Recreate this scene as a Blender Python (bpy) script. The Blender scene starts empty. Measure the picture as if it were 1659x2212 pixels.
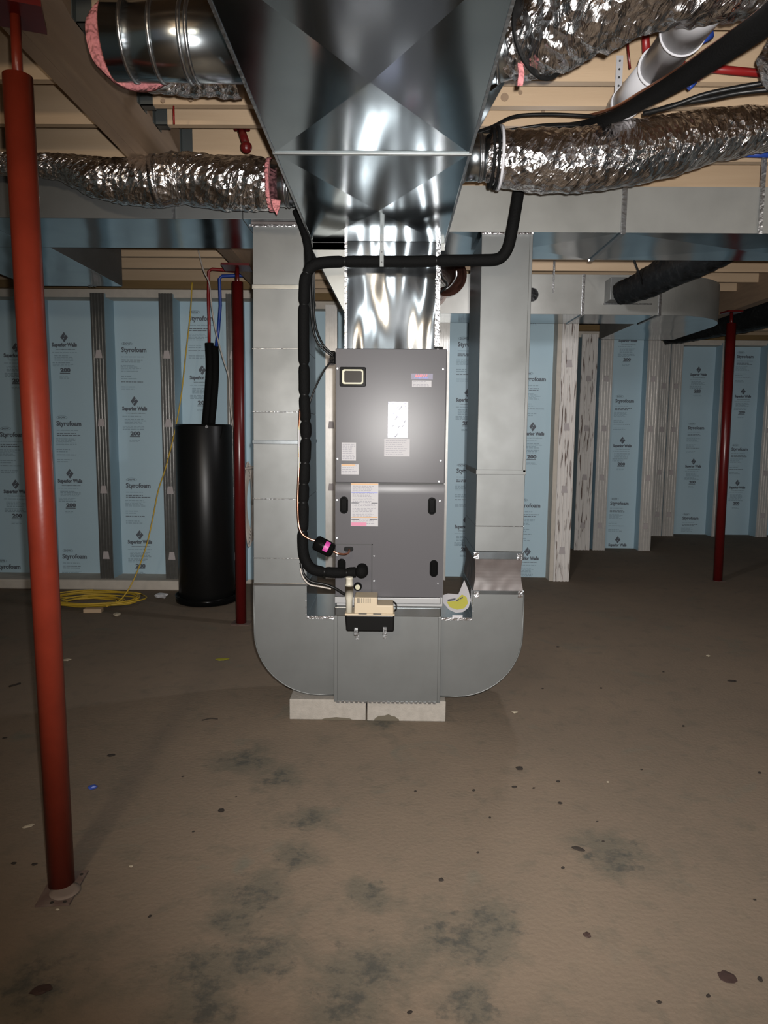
import bpy, bmesh, math, random
from mathutils import Vector, Matrix, noise
random.seed(7)
C = bpy.context.scene
R = math.radians
# ------------------------------------------------------------------ camera, world, light, exposure
FPX = 1530.0
CAM = Vector((0, 0, 1.485))
CM = Matrix.Rotation(R(0.58), 3, 'Z') @ Matrix.Rotation(R(90 - 6.56), 3, 'X') @ Matrix.Rotation(R(0.5), 3, 'Z')
cd = bpy.data.cameras.new('camera'); cam = bpy.data.objects.new('camera', cd)
C.collection.objects.link(cam); C.camera = cam
cam.matrix_world = Matrix.Translation(CAM) @ CM.to_4x4()
cd.sensor_fit = 'HORIZONTAL'; cd.sensor_width = 36; cd.lens = FPX / 1659 * 36; cd.clip_start = 0.02
w = bpy.data.worlds.new('world'); C.world = w; w.use_nodes = True
w.node_tree.nodes['Background'].inputs[0].default_value = (0.86, 0.90, 1.0, 1)
w.node_tree.nodes['Background'].inputs[1].default_value = 0.10
def lamp(name, kind, loc, energy, color=(1, 1, 1), size=0.05, target=None, angle=None, blend=1.0):
    l = bpy.data.lights.new(name, kind); l.energy = energy; l.color = color
    l.shadow_soft_size = size
    if kind == 'SPOT': l.spot_size = R(angle); l.spot_blend = blend
    o = bpy.data.objects.new(name, l); C.collection.objects.link(o); o.location = loc
    if target is not None: o.rotation_euler = (Vector(target) - Vector(loc)).to_track_quat('-Z', 'Y').to_euler()
    return o
lamp('phone_flash', 'SPOT', (0.03, 0.0, 1.525), 700, (1.0, 0.97, 0.94), 0.012, (0.95, 5.0, 1.10), 102, 1.0)
lamp('fill_lamp_behind', 'POINT', (-1.0, -0.6, 2.4), 85, (1.0, 0.82, 0.62), 0.12)  # unseen warm fill lamp, added to lift the near floor and post
lamp('ceiling_bulb_right', 'POINT', (3.3, 1.2, 2.7), 85, (1.0, 0.93, 0.86), 0.06)
lamp('fill_lamp_back', 'POINT', (0.95, 4.7, 2.62), 36, (0.97, 0.97, 1.0), 0.06)  # unseen fill lamp, added to brighten the back wall and duct sides
vs = C.view_settings; vs.view_transform = 'Standard'; vs.look = 'None'; vs.gamma = 1.0; vs.exposure = 0.0
vs.use_curve_mapping = False

def ray(px, py):
    return CM @ Vector(((px - 829.5) / FPX, -(py - 1106.0) / FPX, -1.0))
def P(px, py, Y):
    d = ray(px, py); return CAM + d * (Y / d.y)
def PZ(px, py, z=0.0):
    d = ray(px, py); return CAM + d * ((z - CAM.z) / d.z)

# ------------------------------------------------------------------ materials
def mat(name, col, rough=0.6, metal=0.0, col2=None, nscale=6, namt=0.5, bump=0.0, bscale=40, bdist=0.01,
        stretch=None, rough2=None, spec=None, detail=6, coat=0.0, ctr=0.5, bdet=1.0, bstretch=None):
    m = bpy.data.materials.new(name); m.use_nodes = True
    nt = m.node_tree; N = nt.nodes; L = nt.links; b = N['Principled BSDF']
    b.inputs['Roughness'].default_value = rough; b.inputs['Metallic'].default_value = metal
    b.inputs['Base Color'].default_value = (*col, 1)
    if spec is not None: b.inputs['Specular IOR Level'].default_value = spec
    if coat: b.inputs['Coat Weight'].default_value = coat; b.inputs['Coat Roughness'].default_value = 0.12
    tc = N.new('ShaderNodeTexCoord'); mp = N.new('ShaderNodeMapping'); L.new(tc.outputs['Object'], mp.inputs[0])
    if stretch: mp.inputs['Scale'].default_value = stretch
    if col2 or rough2 is not None:
        n = N.new('ShaderNodeTexNoise'); n.inputs['Scale'].default_value = nscale; n.inputs['Detail'].default_value = detail
        L.new(mp.outputs[0], n.inputs[0])
        mr = N.new('ShaderNodeMapRange'); mr.inputs[1].default_value = ctr - namt / 2; mr.inputs[2].default_value = ctr + namt / 2
        L.new(n.outputs[0], mr.inputs[0])
        if col2:
            mx = N.new('ShaderNodeMix'); mx.data_type = 'RGBA'; mx.inputs[6].default_value = (*col, 1); mx.inputs[7].default_value = (*col2, 1)
            L.new(mr.outputs[0], mx.inputs[0]); L.new(mx.outputs[2], b.inputs['Base Color'])
        if rough2 is not None:
            m2 = N.new('ShaderNodeMapRange'); m2.inputs[3].default_value = rough; m2.inputs[4].default_value = rough2
            L.new(mr.outputs[0], m2.inputs[0]); L.new(m2.outputs[0], b.inputs['Roughness'])
    if bump:
        n = N.new('ShaderNodeTexNoise'); n.inputs['Scale'].default_value = bscale; n.inputs['Detail'].default_value = bdet
        mb_ = N.new('ShaderNodeMapping'); L.new(tc.outputs['Object'], mb_.inputs[0]); mb_.inputs['Scale'].default_value = bstretch or stretch or (1, 1, 1)
        L.new(mb_.outputs[0], n.inputs[0]); bp = N.new('ShaderNodeBump'); bp.inputs['Strength'].default_value = bump
        bp.inputs['Distance'].default_value = bdist; L.new(n.outputs[0], bp.inputs['Height']); L.new(bp.outputs[0], b.inputs['Normal'])
    return m
M = {}
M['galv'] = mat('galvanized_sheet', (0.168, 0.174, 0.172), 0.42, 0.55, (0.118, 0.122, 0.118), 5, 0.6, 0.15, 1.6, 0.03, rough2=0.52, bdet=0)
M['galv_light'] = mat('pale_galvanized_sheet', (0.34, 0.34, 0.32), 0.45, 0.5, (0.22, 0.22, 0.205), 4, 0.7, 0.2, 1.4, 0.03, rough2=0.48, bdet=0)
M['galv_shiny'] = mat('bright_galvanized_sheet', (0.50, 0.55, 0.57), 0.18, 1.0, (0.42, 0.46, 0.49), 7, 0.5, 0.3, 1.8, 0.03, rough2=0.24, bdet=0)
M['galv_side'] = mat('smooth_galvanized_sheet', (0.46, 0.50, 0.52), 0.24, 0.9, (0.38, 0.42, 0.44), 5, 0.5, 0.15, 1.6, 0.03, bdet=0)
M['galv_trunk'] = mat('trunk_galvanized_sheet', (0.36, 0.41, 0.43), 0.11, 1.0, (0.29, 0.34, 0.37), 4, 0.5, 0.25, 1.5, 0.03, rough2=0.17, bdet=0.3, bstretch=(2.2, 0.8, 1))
M['galv_mirror'] = mat('wavy_galvanized_sheet', (0.44, 0.47, 0.49), 0.13, 1.0, (0.38, 0.41, 0.43), 5, 0.5, 0.9, 1.5, 0.05, rough2=0.17, bdet=0.4, bstretch=(5.5, 1, 1.5))
M['zinc'] = mat('zinc_strip', (0.42, 0.43, 0.44), 0.32, 1.0, bump=0.2, bscale=60)
M['tape'] = mat('foil_tape', (0.6, 0.59, 0.6), 0.25, 1.0, bump=0.8, bscale=60, bdist=0.006, bdet=3)
M['seam'] = mat('dark_seam', (0.03, 0.03, 0.03), 0.6)
M['canvas'] = mat('brown_flexible_canvas', (0.085, 0.072, 0.068), 0.42, 0.1, (0.12, 0.10, 0.095), 14, 0.5, 0.4, 9, 0.03)
M['grey_paint'] = mat('grey_cabinet_paint', (0.090, 0.087, 0.092), 0.27, 0.0, bump=0.05, bscale=900, bdist=0.001, spec=0.10)
M['cabinet'] = mat('cabinet_side_steel', (0.3, 0.3, 0.3), 0.45, 0.6)
M['black_plastic'] = mat('black_plastic', (0.004, 0.004, 0.004), 0.22, spec=0.05)
M['black_tank'] = mat('black_tank_plastic', (0.005, 0.005, 0.005), 0.35, spec=0.25)
M['black_foam'] = mat('black_pipe_foam', (0.0035, 0.0035, 0.0035), 0.8, bump=0.5, bscale=120, bdist=0.004, spec=0.1)
M['black_flex'] = mat('black_flex_jacket', (0.006, 0.0065, 0.007), 0.45, bump=0.6, bscale=26, bdist=0.015, spec=0.2, bdet=1)
M['cable'] = mat('black_cable', (0.006, 0.006, 0.006), 0.4, spec=0.3)
M['rubber'] = mat('rubber', (0.008, 0.008, 0.008), 0.6, spec=0.1)
M['copper'] = mat('copper', (0.75, 0.36, 0.24), 0.28, 1.0)
M['copper_dull'] = mat('dull_copper_duct', (0.36, 0.17, 0.13), 0.3, 0.8, bump=0.6, bscale=14, bdist=0.03)
M['label_white'] = mat('white_label', (0.43, 0.42, 0.43), 0.6, spec=0.2)
M['label_print'] = mat('label_print', (0.20, 0.195, 0.22), 0.5)
M['label_black'] = mat('label_black_print', (0.03, 0.03, 0.04), 0.5)
M['label_orange'] = mat('label_orange', (0.42, 0.22, 0.07), 0.45)
M['label_pink'] = mat('label_pink', (0.45, 0.13, 0.22), 0.45)
M['label_silver'] = mat('silver_label_film', (0.34, 0.345, 0.45), 0.25, 0.0, bump=0.3, bscale=50, bdist=0.003, spec=0.16)
M['magenta'] = mat('magenta_sticker', (0.42, 0.04, 0.24), 0.5)
M['badge_red'] = mat('badge_red', (0.6, 0.02, 0.05), 0.4)
M['badge_blue'] = mat('badge_blue', (0.03, 0.06, 0.4), 0.4)
M['badge_plate'] = mat('badge_plate', (0.22, 0.21, 0.27), 0.5, 0.0, spec=0.2)
M['cream'] = mat('cream_plastic', (0.46, 0.38, 0.27), 0.5, spec=0.3)
M['pvc'] = mat('white_pvc', (0.50, 0.50, 0.52), 0.3, spec=0.4)
M['pvc_pump'] = mat('ivory_pvc', (0.48, 0.45, 0.37), 0.4)
M['red_paint'] = mat('red_post_paint', (0.165, 0.021, 0.010), 0.34, 0.0, (0.125, 0.016, 0.008), 14, 0.6, 0.15, 60, 0.002, spec=0.35)
M['dark_red'] = mat('dark_red_post_paint', (0.10, 0.006, 0.006), 0.3, 0.0, (0.08, 0.005, 0.005), 14, 0.6)
M['plate_dirty'] = mat('dusty_red_plate', (0.08, 0.045, 0.036), 0.9, 0, (0.14, 0.105, 0.085), 18, 0.5)
M['mortar'] = mat('mortar_smear', (0.17, 0.13, 0.105), 0.95)
M['block'] = mat('concrete_block', (0.34, 0.31, 0.275), 0.95, 0, (0.26, 0.24, 0.21), 30, 0.6, 0.5, 160, 0.004)
M['damp'] = mat('damp_concrete', (0.10, 0.085, 0.06), 0.9)
M['wood'] = mat('joist_lumber', (0.50, 0.37, 0.245), 0.65, 0, (0.42, 0.30, 0.19), 3.0, 0.7, 0.1, 30, 0.003, stretch=(0.6, 8, 8))
M['wood_beam'] = mat('beam_lumber', (0.30, 0.21, 0.135), 0.75, 0, (0.20, 0.135, 0.09), 4, 0.8, 0.1, 40, 0.003, stretch=(8, 0.7, 8))
M['wood_ply'] = mat('subfloor_sheathing', (0.46, 0.33, 0.21), 0.8, 0, (0.36, 0.25, 0.15), 12, 0.7)
M['wood_sill'] = mat('treated_sill_lumber', (0.20, 0.125, 0.05), 0.8, 0, (0.14, 0.09, 0.035), 5, 0.7, stretch=(0.5, 6, 6))
M['hanger'] = mat('joist_hanger_steel', (0.16, 0.18, 0.18), 0.4, 0.8)
M['foam'] = mat('blue_foam_board', (0.42, 0.575, 0.66), 0.5, 0, (0.46, 0.61, 0.69), 1.6, 0.6, 0.05, 30, 0.003)
M['foam_shaded'] = mat('shaded_blue_foam', (0.32, 0.46, 0.54), 0.55)  # same blue foam, darkened: shade on the stud sides put into the colour
M['ink'] = mat('grey_ink', (0.10, 0.115, 0.14), 0.6)
M['ink_pale'] = mat('pale_ink', (0.27, 0.37, 0.44), 0.6)
M['bond'] = mat('bond_beam_concrete', (0.58, 0.53, 0.46), 0.9, 0, (0.46, 0.42, 0.37), 14, 0.7)
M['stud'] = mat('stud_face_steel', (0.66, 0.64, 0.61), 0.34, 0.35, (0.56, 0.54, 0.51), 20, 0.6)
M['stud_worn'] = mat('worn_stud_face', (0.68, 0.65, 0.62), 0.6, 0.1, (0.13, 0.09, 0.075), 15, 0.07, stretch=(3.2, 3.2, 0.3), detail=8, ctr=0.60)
M['stud_dark'] = mat('dark_stud_steel', (0.26, 0.26, 0.25), 0.3, 0.8, (0.20, 0.20, 0.195), 20, 0.6)  # darker steel colour for the studs of the left back wall
M['clip'] = mat('stud_clip_plastic', (0.44, 0.40, 0.40), 0.6)
M['wall_plain'] = mat('side_wall_foam', (0.40, 0.55, 0.64), 0.7)
M['yellow'] = mat('yellow_cord_jacket', (0.50, 0.33, 0.03), 0.5)
M['white_wire'] = mat('white_cable', (0.42, 0.38, 0.34), 0.5)
M['red_pex'] = mat('red_water_pipe', (0.22, 0.01, 0.01), 0.4)
M['blue_pex'] = mat('blue_water_pipe', (0.015, 0.05, 0.28), 0.4)
M['pink'] = mat('pink_fiberglass', (0.52, 0.20, 0.20), 0.95, 0, (0.42, 0.145, 0.155), 30, 0.6, 1.0, 60, 0.02)
M['paper'] = mat('white_paper', (0.30, 0.29, 0.30), 0.6)
M['paper_yellow'] = mat('yellow_print', (0.28, 0.26, 0.02), 0.6)
M['sight'] = mat('dim_window_glass', (0.05, 0.045, 0.04), 0.1, 0.0, spec=0.6)
M['white_dot'] = mat('pale_plastic', (0.42, 0.40, 0.28), 0.4)
M['clod'] = mat('dark_dirt', (0.02, 0.014, 0.01), 0.9)
M['chip_pale'] = mat('pale_chip', (0.36, 0.31, 0.23), 0.7)
M['blue_scrap'] = mat('blue_scrap', (0.04, 0.08, 0.35), 0.4)
M['leaf'] = mat('dry_leaf', (0.035, 0.017, 0.013), 0.8)

def foil_mat():
    m = bpy.data.materials.new('crinkled_foil'); m.use_nodes = True
    nt = m.node_tree; N = nt.nodes; L = nt.links; b = N['Principled BSDF']
    b.inputs['Metallic'].default_value = 1.0; b.inputs['Roughness'].default_value = 0.2
    b.inputs['Base Color'].default_value = (0.78, 0.75, 0.74, 1)
    uv = N.new('ShaderNodeUVMap'); mp = N.new('ShaderNodeMapping'); mp.inputs['Scale'].default_value = (1, 1, 1)
    mp.inputs['Rotation'].default_value = (0, 0, R(28)); L.new(uv.outputs[0], mp.inputs[0])
    m2 = N.new('ShaderNodeMapping'); m2.inputs['Scale'].default_value = (12, 34, 1); L.new(mp.outputs[0], m2.inputs[0])
    n1 = N.new('ShaderNodeTexNoise'); n1.inputs['Scale'].default_value = 1.0; n1.inputs['Detail'].default_value = 5; n1.inputs['Distortion'].default_value = 0.8
    L.new(m2.outputs[0], n1.inputs[0])
    v = N.new('ShaderNodeTexVoronoi'); v.inputs['Scale'].default_value = 42; v.feature = 'F1'; L.new(uv.outputs[0], v.inputs[0])
    a = N.new('ShaderNodeMath'); a.operation = 'MULTIPLY_ADD'; a.inputs[1].default_value = 0.35
    L.new(v.outputs[0], a.inputs[0]); L.new(n1.outputs[0], a.inputs[2])
    bp = N.new('ShaderNodeBump'); bp.inputs['Strength'].default_value = 1.0; bp.inputs['Distance'].default_value = 0.016
    L.new(a.outputs[0], bp.inputs['Height']); L.new(bp.outputs[0], b.inputs['Normal'])
    return m
M['foil'] = foil_mat()

def floor_mat():
    m = bpy.data.materials.new('stained_concrete_floor'); m.use_nodes = True
    nt = m.node_tree; N = nt.nodes; L = nt.links; b = N['Principled BSDF']; b.inputs['Roughness'].default_value = 0.88
    b.inputs['Specular IOR Level'].default_value = 0.25
    tc = N.new('ShaderNodeTexCoord')
    def nz(scale, det, lo, hi, dist=0.0):
        n = N.new('ShaderNodeTexNoise'); n.inputs['Scale'].default_value = scale; n.inputs['Detail'].default_value = det
        n.inputs['Distortion'].default_value = dist; L.new(tc.outputs['Object'], n.inputs[0])
        r = N.new('ShaderNodeMapRange'); r.inputs[1].default_value = lo; r.inputs[2].default_value = hi; L.new(n.outputs[0], r.inputs[0])
        return r.outputs[0]
    def mix(fac, a, c):
        x = N.new('ShaderNodeMix'); x.data_type = 'RGBA'
        if isinstance(fac, float): x.inputs[0].default_value = fac
        else: L.new(fac, x.inputs[0])
        for i, s in ((6, a), (7, c)):
            if isinstance(s, tuple): x.inputs[i].default_value = (*s, 1)
            else: L.new(s, x.inputs[i])
        return x.outputs[2]
    def math_(op, a, c):
        x = N.new('ShaderNodeMath'); x.operation = op
        for i, s in ((0, a), (1, c)):
            if isinstance(s, (int, float)): x.inputs[i].default_value = s
            else: L.new(s, x.inputs[i])
        return x.outputs[0]
    base = mix(nz(1.3, 6, 0.35, 0.65), (0.190, 0.146, 0.106), (0.148, 0.118, 0.088))
    base = mix(nz(14, 8, 0.35, 0.75), base, (0.172, 0.132, 0.098))
    base = mix(nz(2.6, 4, 0.62, 0.72, 1.0), base, (0.145, 0.130, 0.10))
    # wet and mouldy patches: blobs at fixed places on the slab, broken up by noise
    blobs = [(600, 1680, 0.16), (660, 1770, 0.14), (640, 1850, 0.12), (545, 1930, 0.17), (500, 1990, 0.12), (560, 2060, 0.2),
             (430, 2110, 0.2), (790, 1930, 0.13), (800, 2090, 0.18), (750, 2160, 0.15), (1000, 2030, 0.22), (1060, 1990, 0.16), (1010, 2170, 0.13),
             (1330, 1850, 0.2), (60, 2130, 0.22), (530, 1640, 0.2), (450, 2190, 0.16), (820, 1560, 0.15)]
    tot = None
    for i, (px, py, rad) in enumerate(blobs):
        c = PZ(px, py)
        vm = N.new('ShaderNodeVectorMath'); vm.operation = 'DISTANCE'; vm.inputs[1].default_value = (c.x, c.y, 0)
        L.new(tc.outputs['Object'], vm.inputs[0])
        r = N.new('ShaderNodeMapRange'); r.interpolation_type = 'SMOOTHSTEP'
        r.inputs[1].default_value = rad * 1.25; r.inputs[2].default_value = 0.0; L.new(vm.outputs['Value'], r.inputs[0])
        tot = r.outputs[0] if tot is None else math_('MAXIMUM', tot, r.outputs[0])
    def frac(scale, rough, dist):
        n = N.new('ShaderNodeTexNoise'); n.inputs['Scale'].default_value = scale; n.inputs['Detail'].default_value = 10; n.inputs['Roughness'].default_value = rough
        n.inputs['Distortion'].default_value = dist; L.new(tc.outputs['Object'], n.inputs[0]); return n.outputs[0]
    def rng(v, lo, hi, o=1.0):
        r = N.new('ShaderNodeMapRange'); r.inputs[1].default_value = lo; r.inputs[2].default_value = hi; r.inputs[4].default_value = o; L.new(v, r.inputs[0]); return r.outputs[0]
    fn = frac(7.5, 0.68, 0.25)
    s1 = math_('ADD', fn, math_('MULTIPLY', tot, 0.30))
    base = mix(rng(s1, 0.53, 0.76, 0.6), base, (0.088, 0.085, 0.066))
    s2 = math_('ADD', frac(16, 0.7, 0.1), math_('MULTIPLY', tot, 0.26))
    base = mix(rng(s2, 0.69, 0.84, 0.7), base, (0.045, 0.048, 0.044))
    L.new(base, b.inputs['Base Color'])
    nb = N.new('ShaderNodeTexNoise'); nb.inputs['Scale'].default_value = 60; nb.inputs['Detail'].default_value = 6; L.new(tc.outputs['Object'], nb.inputs[0])
    bp = N.new('ShaderNodeBump'); bp.inputs['Strength'].default_value = 0.35; bp.inputs['Distance'].default_value = 0.006
    L.new(nb.outputs[0], bp.inputs['Height']); L.new(bp.outputs[0], b.inputs['Normal'])
    return m
M['floor'] = floor_mat()

# ------------------------------------------------------------------ mesh helpers
def wloc(o):
    v = Vector((0, 0, 0))
    while o: v += o.location; o = o.parent
    return v
class MB:
    def __init__(s): s.bm = bmesh.new(); s.uv = None
    def box(s, x0, x1, y0, y1, z0, z1, rot=None, piv=None):
        vs_ = [Vector((x, y, z)) for z in (z0, z1) for y in (y0, y1) for x in (x0, x1)]
        if rot is not None:
            pv = piv or Vector(((x0 + x1) / 2, (y0 + y1) / 2, (z0 + z1) / 2)); vs_ = [rot @ (v - pv) + pv for v in vs_]
        v = [s.bm.verts.new(p) for p in vs_]
        for f in ((0, 2, 3, 1), (4, 5, 7, 6), (0, 1, 5, 4), (2, 6, 7, 3), (0, 4, 6, 2), (1, 3, 7, 5)): s.bm.faces.new([v[i] for i in f])
        return s
    def hexa(s, pts):
        v = [s.bm.verts.new(p) for p in pts]
        for f in ((0, 2, 3, 1), (4, 5, 7, 6), (0, 1, 5, 4), (2, 6, 7, 3), (0, 4, 6, 2), (1, 3, 7, 5)): s.bm.faces.new([v[i] for i in f])
        return s
    def poly(s, pts, ext=None):
        v = [s.bm.verts.new(Vector(p)) for p in pts]
        s.bm.faces.new(v)
        if ext is not None:
            e = Vector(ext); u = [s.bm.verts.new(Vector(p) + e) for p in pts]
            s.bm.faces.new(list(reversed(u)))
            for i in range(len(v)):
                j = (i + 1) % len(v); s.bm.faces.new((v[j], v[i], u[i], u[j]))
        return s
    def tube(s, pts, r, n=16, cap=True, uvs=False, dfun=None, sx=1.0):
        pts = [Vector(p) for p in pts]
        if not isinstance(r, (list, tuple)): r = [r] * len(pts)
        if uvs and s.uv is None: s.uv = s.bm.loops.layers.uv.new('UVMap')
        rings = []; up = None; ln = 0; lens = []
        for i, p in enumerate(pts):
            a = pts[max(i - 1, 0)]; c = pts[min(i + 1, len(pts) - 1)]; t = (c - a).normalized()
            if up is None:
                h = Vector((0, 0, 1)) if abs(t.z) < 0.9 else Vector((0, 1, 0)); up = (h - t * h.dot(t)).normalized()
            else: up = (up - t * up.dot(t)).normalized()
            sd = t.cross(up)
            if i: ln += (pts[i] - pts[i - 1]).length
            lens.append(ln); ring = []
            for k in range(n):
                an = 2 * math.pi * k / n; rr = r[i]
                if dfun: rr = dfun(ln, an, rr)
                ring.append(s.bm.verts.new(p + up * (math.cos(an) * rr) + sd * (math.sin(an) * rr * sx)))
            rings.append(ring)
        for i in range(len(rings) - 1):
            for k in range(n):
                k2 = (k + 1) % n
                f = s.bm.faces.new((rings[i][k], rings[i][k2], rings[i + 1][k2], rings[i + 1][k])); f.smooth = True
                if uvs:
                    u0, u1 = k / n * 0.72, (k + 1) / n * 0.72
                    for lp, uvv in zip(f.loops, ((u0, lens[i]), (u1, lens[i]), (u1, lens[i + 1]), (u0, lens[i + 1]))): lp[s.uv].uv = uvv
        if cap:
            s.bm.faces.new(list(reversed(rings[0]))); s.bm.faces.new(rings[-1])
        return s
    def cyl(s, a, b, r, n=24, r2=None, cap=True): return s.tube([a, b], [r, r if r2 is None else r2], n, cap)
    def lathe(s, c, prof, n=32):
        c = Vector(c); rings = []
        for (r, z) in prof:
            rings.append([s.bm.verts.new(c + Vector((math.cos(2 * math.pi * k / n) * r, math.sin(2 * math.pi * k / n) * r, z))) for k in range(n)])
        for i in range(len(rings) - 1):
            for k in range(n):
                f = s.bm.faces.new((rings[i][k], rings[i][(k + 1) % n], rings[i + 1][(k + 1) % n], rings[i + 1][k])); f.smooth = True
        s.bm.faces.new(list(reversed(rings[0]))); s.bm.faces.new(rings[-1]); return s
    def build(s, name, m, parent=None, bevel=0.0, seg=2):
        if parent is not None:
            off = wloc(parent)
            for v in s.bm.verts: v.co -= off
        bmesh.ops.recalc_face_normals(s.bm, faces=s.bm.faces)
        me = bpy.data.meshes.new(name); s.bm.to_mesh(me); s.bm.free()
        o = bpy.data.objects.new(name, me); C.collection.objects.link(o); me.materials.append(M[m] if isinstance(m, str) else m)
        if parent is not None: o.parent = parent
        if bevel:
            b = o.modifiers.new('bevel', 'BEVEL'); b.width = bevel; b.segments = seg; b.limit_method = 'ANGLE'; b.angle_limit = R(40)
        return o
def thing(name, label, cat, loc=(0, 0, 0), group=None):
    o = bpy.data.objects.new(name, None); C.collection.objects.link(o); o.location = loc; o.empty_display_size = 0.05
    return tag(o, label, cat, group)
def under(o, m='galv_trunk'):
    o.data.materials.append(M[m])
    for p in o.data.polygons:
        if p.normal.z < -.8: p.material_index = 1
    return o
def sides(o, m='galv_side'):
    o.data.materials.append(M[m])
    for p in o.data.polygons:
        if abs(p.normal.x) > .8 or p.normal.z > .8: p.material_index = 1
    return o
def tag(o, label=None, cat=None, group=None, kind=None):
    if label: o['label'] = label
    if cat: o['category'] = cat
    if group: o['group'] = group
    if kind: o['kind'] = kind
    return o
def lab(o, label): o['label'] = label; return o
def smooth_path(pts, sub=8):
    pts = [Vector(p) for p in pts]; out = []
    for i in range(len(pts) - 1):
        p0 = pts[max(i - 1, 0)]; p1 = pts[i]; p2 = pts[i + 1]; p3 = pts[min(i + 2, len(pts) - 1)]
        for k in range(sub):
            t = k / sub; t2 = t * t; t3 = t2 * t
            out.append(0.5 * ((2 * p1) + (p2 - p0) * t + (2 * p0 - 5 * p1 + 4 * p2 - p3) * t2 + (3 * p1 - p0 - 3 * p2 + p3) * t3))
    out.append(pts[-1]); return out
def lerp_list(vals, sub):
    out = []
    for i in range(len(vals) - 1):
        for k in range(sub): out.append(vals[i] + (vals[i + 1] - vals[i]) * k / sub)
    out.append(vals[-1]); return out
def path(l): return [P(a, b, y) for a, b, y in l]

# text -> list of triangles/polys in the XZ plane, unit height
TXT = {}
def text_data(string, bold=0.0, shear=0.0):
    key = (string, bold, shear)
    if key in TXT: return TXT[key]
    cu = bpy.data.curves.new('text', 'FONT'); cu.body = string; cu.size = 1.0; cu.offset = bold; cu.shear = shear; cu.resolution_u = 2
    o = bpy.data.objects.new('text', cu); C.collection.objects.link(o)
    bpy.context.view_layer.update()
    me = bpy.data.meshes.new_from_object(o.evaluated_get(bpy.context.evaluated_depsgraph_get()))
    vs_ = [v.co.copy() for v in me.vertices]; fs = [tuple(p.vertices) for p in me.polygons]
    bpy.data.objects.remove(o); bpy.data.curves.remove(cu); bpy.data.meshes.remove(me)
    x0 = min(v.x for v in vs_); x1 = max(v.x for v in vs_); y0 = min(v.y for v in vs_); y1 = max(v.y for v in vs_)
    TXT[key] = ([((v.x - x0) / (x1 - x0), (v.y - y0) / (y1 - y0)) for v in vs_], fs); return TXT[key]
def add_text(mb, string, x0, x1, z0, z1, Y, bold=0.0, shear=0.0, clip=None):
    vs_, fs = text_data(string, bold, shear)
    v = [mb.bm.verts.new((x0 + a * (x1 - x0), Y, z0 + b * (z1 - z0))) for a, b in vs_]
    for f in fs:
        try: mb.bm.faces.new([v[i] for i in f])
        except ValueError: pass

# ------------------------------------------------------------------ the room
ZJ = 2.835; ZC = 3.07
fl = MB(); fl.box(-6, 7, -3.5, 12, -0.1, 0.0); tag(fl.build('floor', 'floor'), kind='structure')
ce = MB(); ce.box(-6, 7, -3.5, 12, ZC, ZC + 0.03); ceiling = tag(ce.build('ceiling', 'wood_ply'), kind='structure')
BXL, BXR = -1.17, -1.07   # near beam
B2L, B2R = 3.27, 3.37     # far right beam
def joist(x0, x1, y):
    b = MB(); b.box(x0, x1, y, y + 0.038, ZJ, ZC); return b.build('joist', 'wood', ceiling)
ys_left = [2.924 + 0.406 * k for k in range(-3, 17)]
ys_mid = sorted([2.118, 2.53, 2.924, 3.135, 3.33] + [3.33 + 0.406 * k for k in range(1, 16)] + [1.71, 1.30])
for y in ys_left:
    if y < 6.4: joist(-6, BXL, y)
for y in ys_mid: joist(BXR, B2L, y) if y < 8.8 else joist(1.9, B2L, y)
for k in range(-2, 17): joist(B2R, 7, 3.1 + 0.406 * k)
def hanger(x, side, y):
    b = MB(); yy0, yy1 = y - 0.006, y + 0.044
    xa, xb = (x, x + side * 0.055)
    x0, x1 = min(xa, xb), max(xa, xb)
    b.box(x0, x1, yy0, yy1, ZJ - 0.006, ZJ - 0.002)
    b.box(x0, x1, yy0, yy0 + 0.003, ZJ - 0.006, ZC - 0.05); b.box(x0, x1, yy1 - 0.003, yy1, ZJ - 0.006, ZC - 0.05)
    fx = x if side > 0 else x - 0.004
    b.box(fx, fx + 0.004, yy0 - 0.03, yy1 + 0.03, ZJ - 0.006, ZC - 0.05)
    return b.build('joist_hanger', 'hanger', ceiling)
for y in ys_left:
    if 2.0 < y < 5.6: hanger(BXL, -1, y)
for y in ys_mid:
    if 2.0 < y < 5.6: hanger(BXR, 1, y)
def beam(x0, x1, y0, y1, label):
    t = thing('wooden_beam', label, 'beam', (x0, y0, 2.67))
    for i, (a, b_) in enumerate(((x0, (x0 + x1) / 2 - 0.001), ((x0 + x1) / 2 + 0.001, x1))):
        m = MB(); m.box(a, b_, y0, y1, 2.665, ZC); m.build('beam_ply', 'wood_beam', t)
beam(BXL, BXR, -1.0, 7.0, 'long built-up wooden beam over the near red post, upper left')
beam(B2L, B2R, -1.0, 10.1, 'wooden beam over the far red post at the right')
for nm, a in (('wall_left', (-6.1, -6, -3.5, 12)), ('wall_right', (7, 7.1, -3.5, 12))):
    b = MB(); b.box(*a, 0, ZC); tag(b.build(nm, 'wall_plain'), kind='structure')

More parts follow.
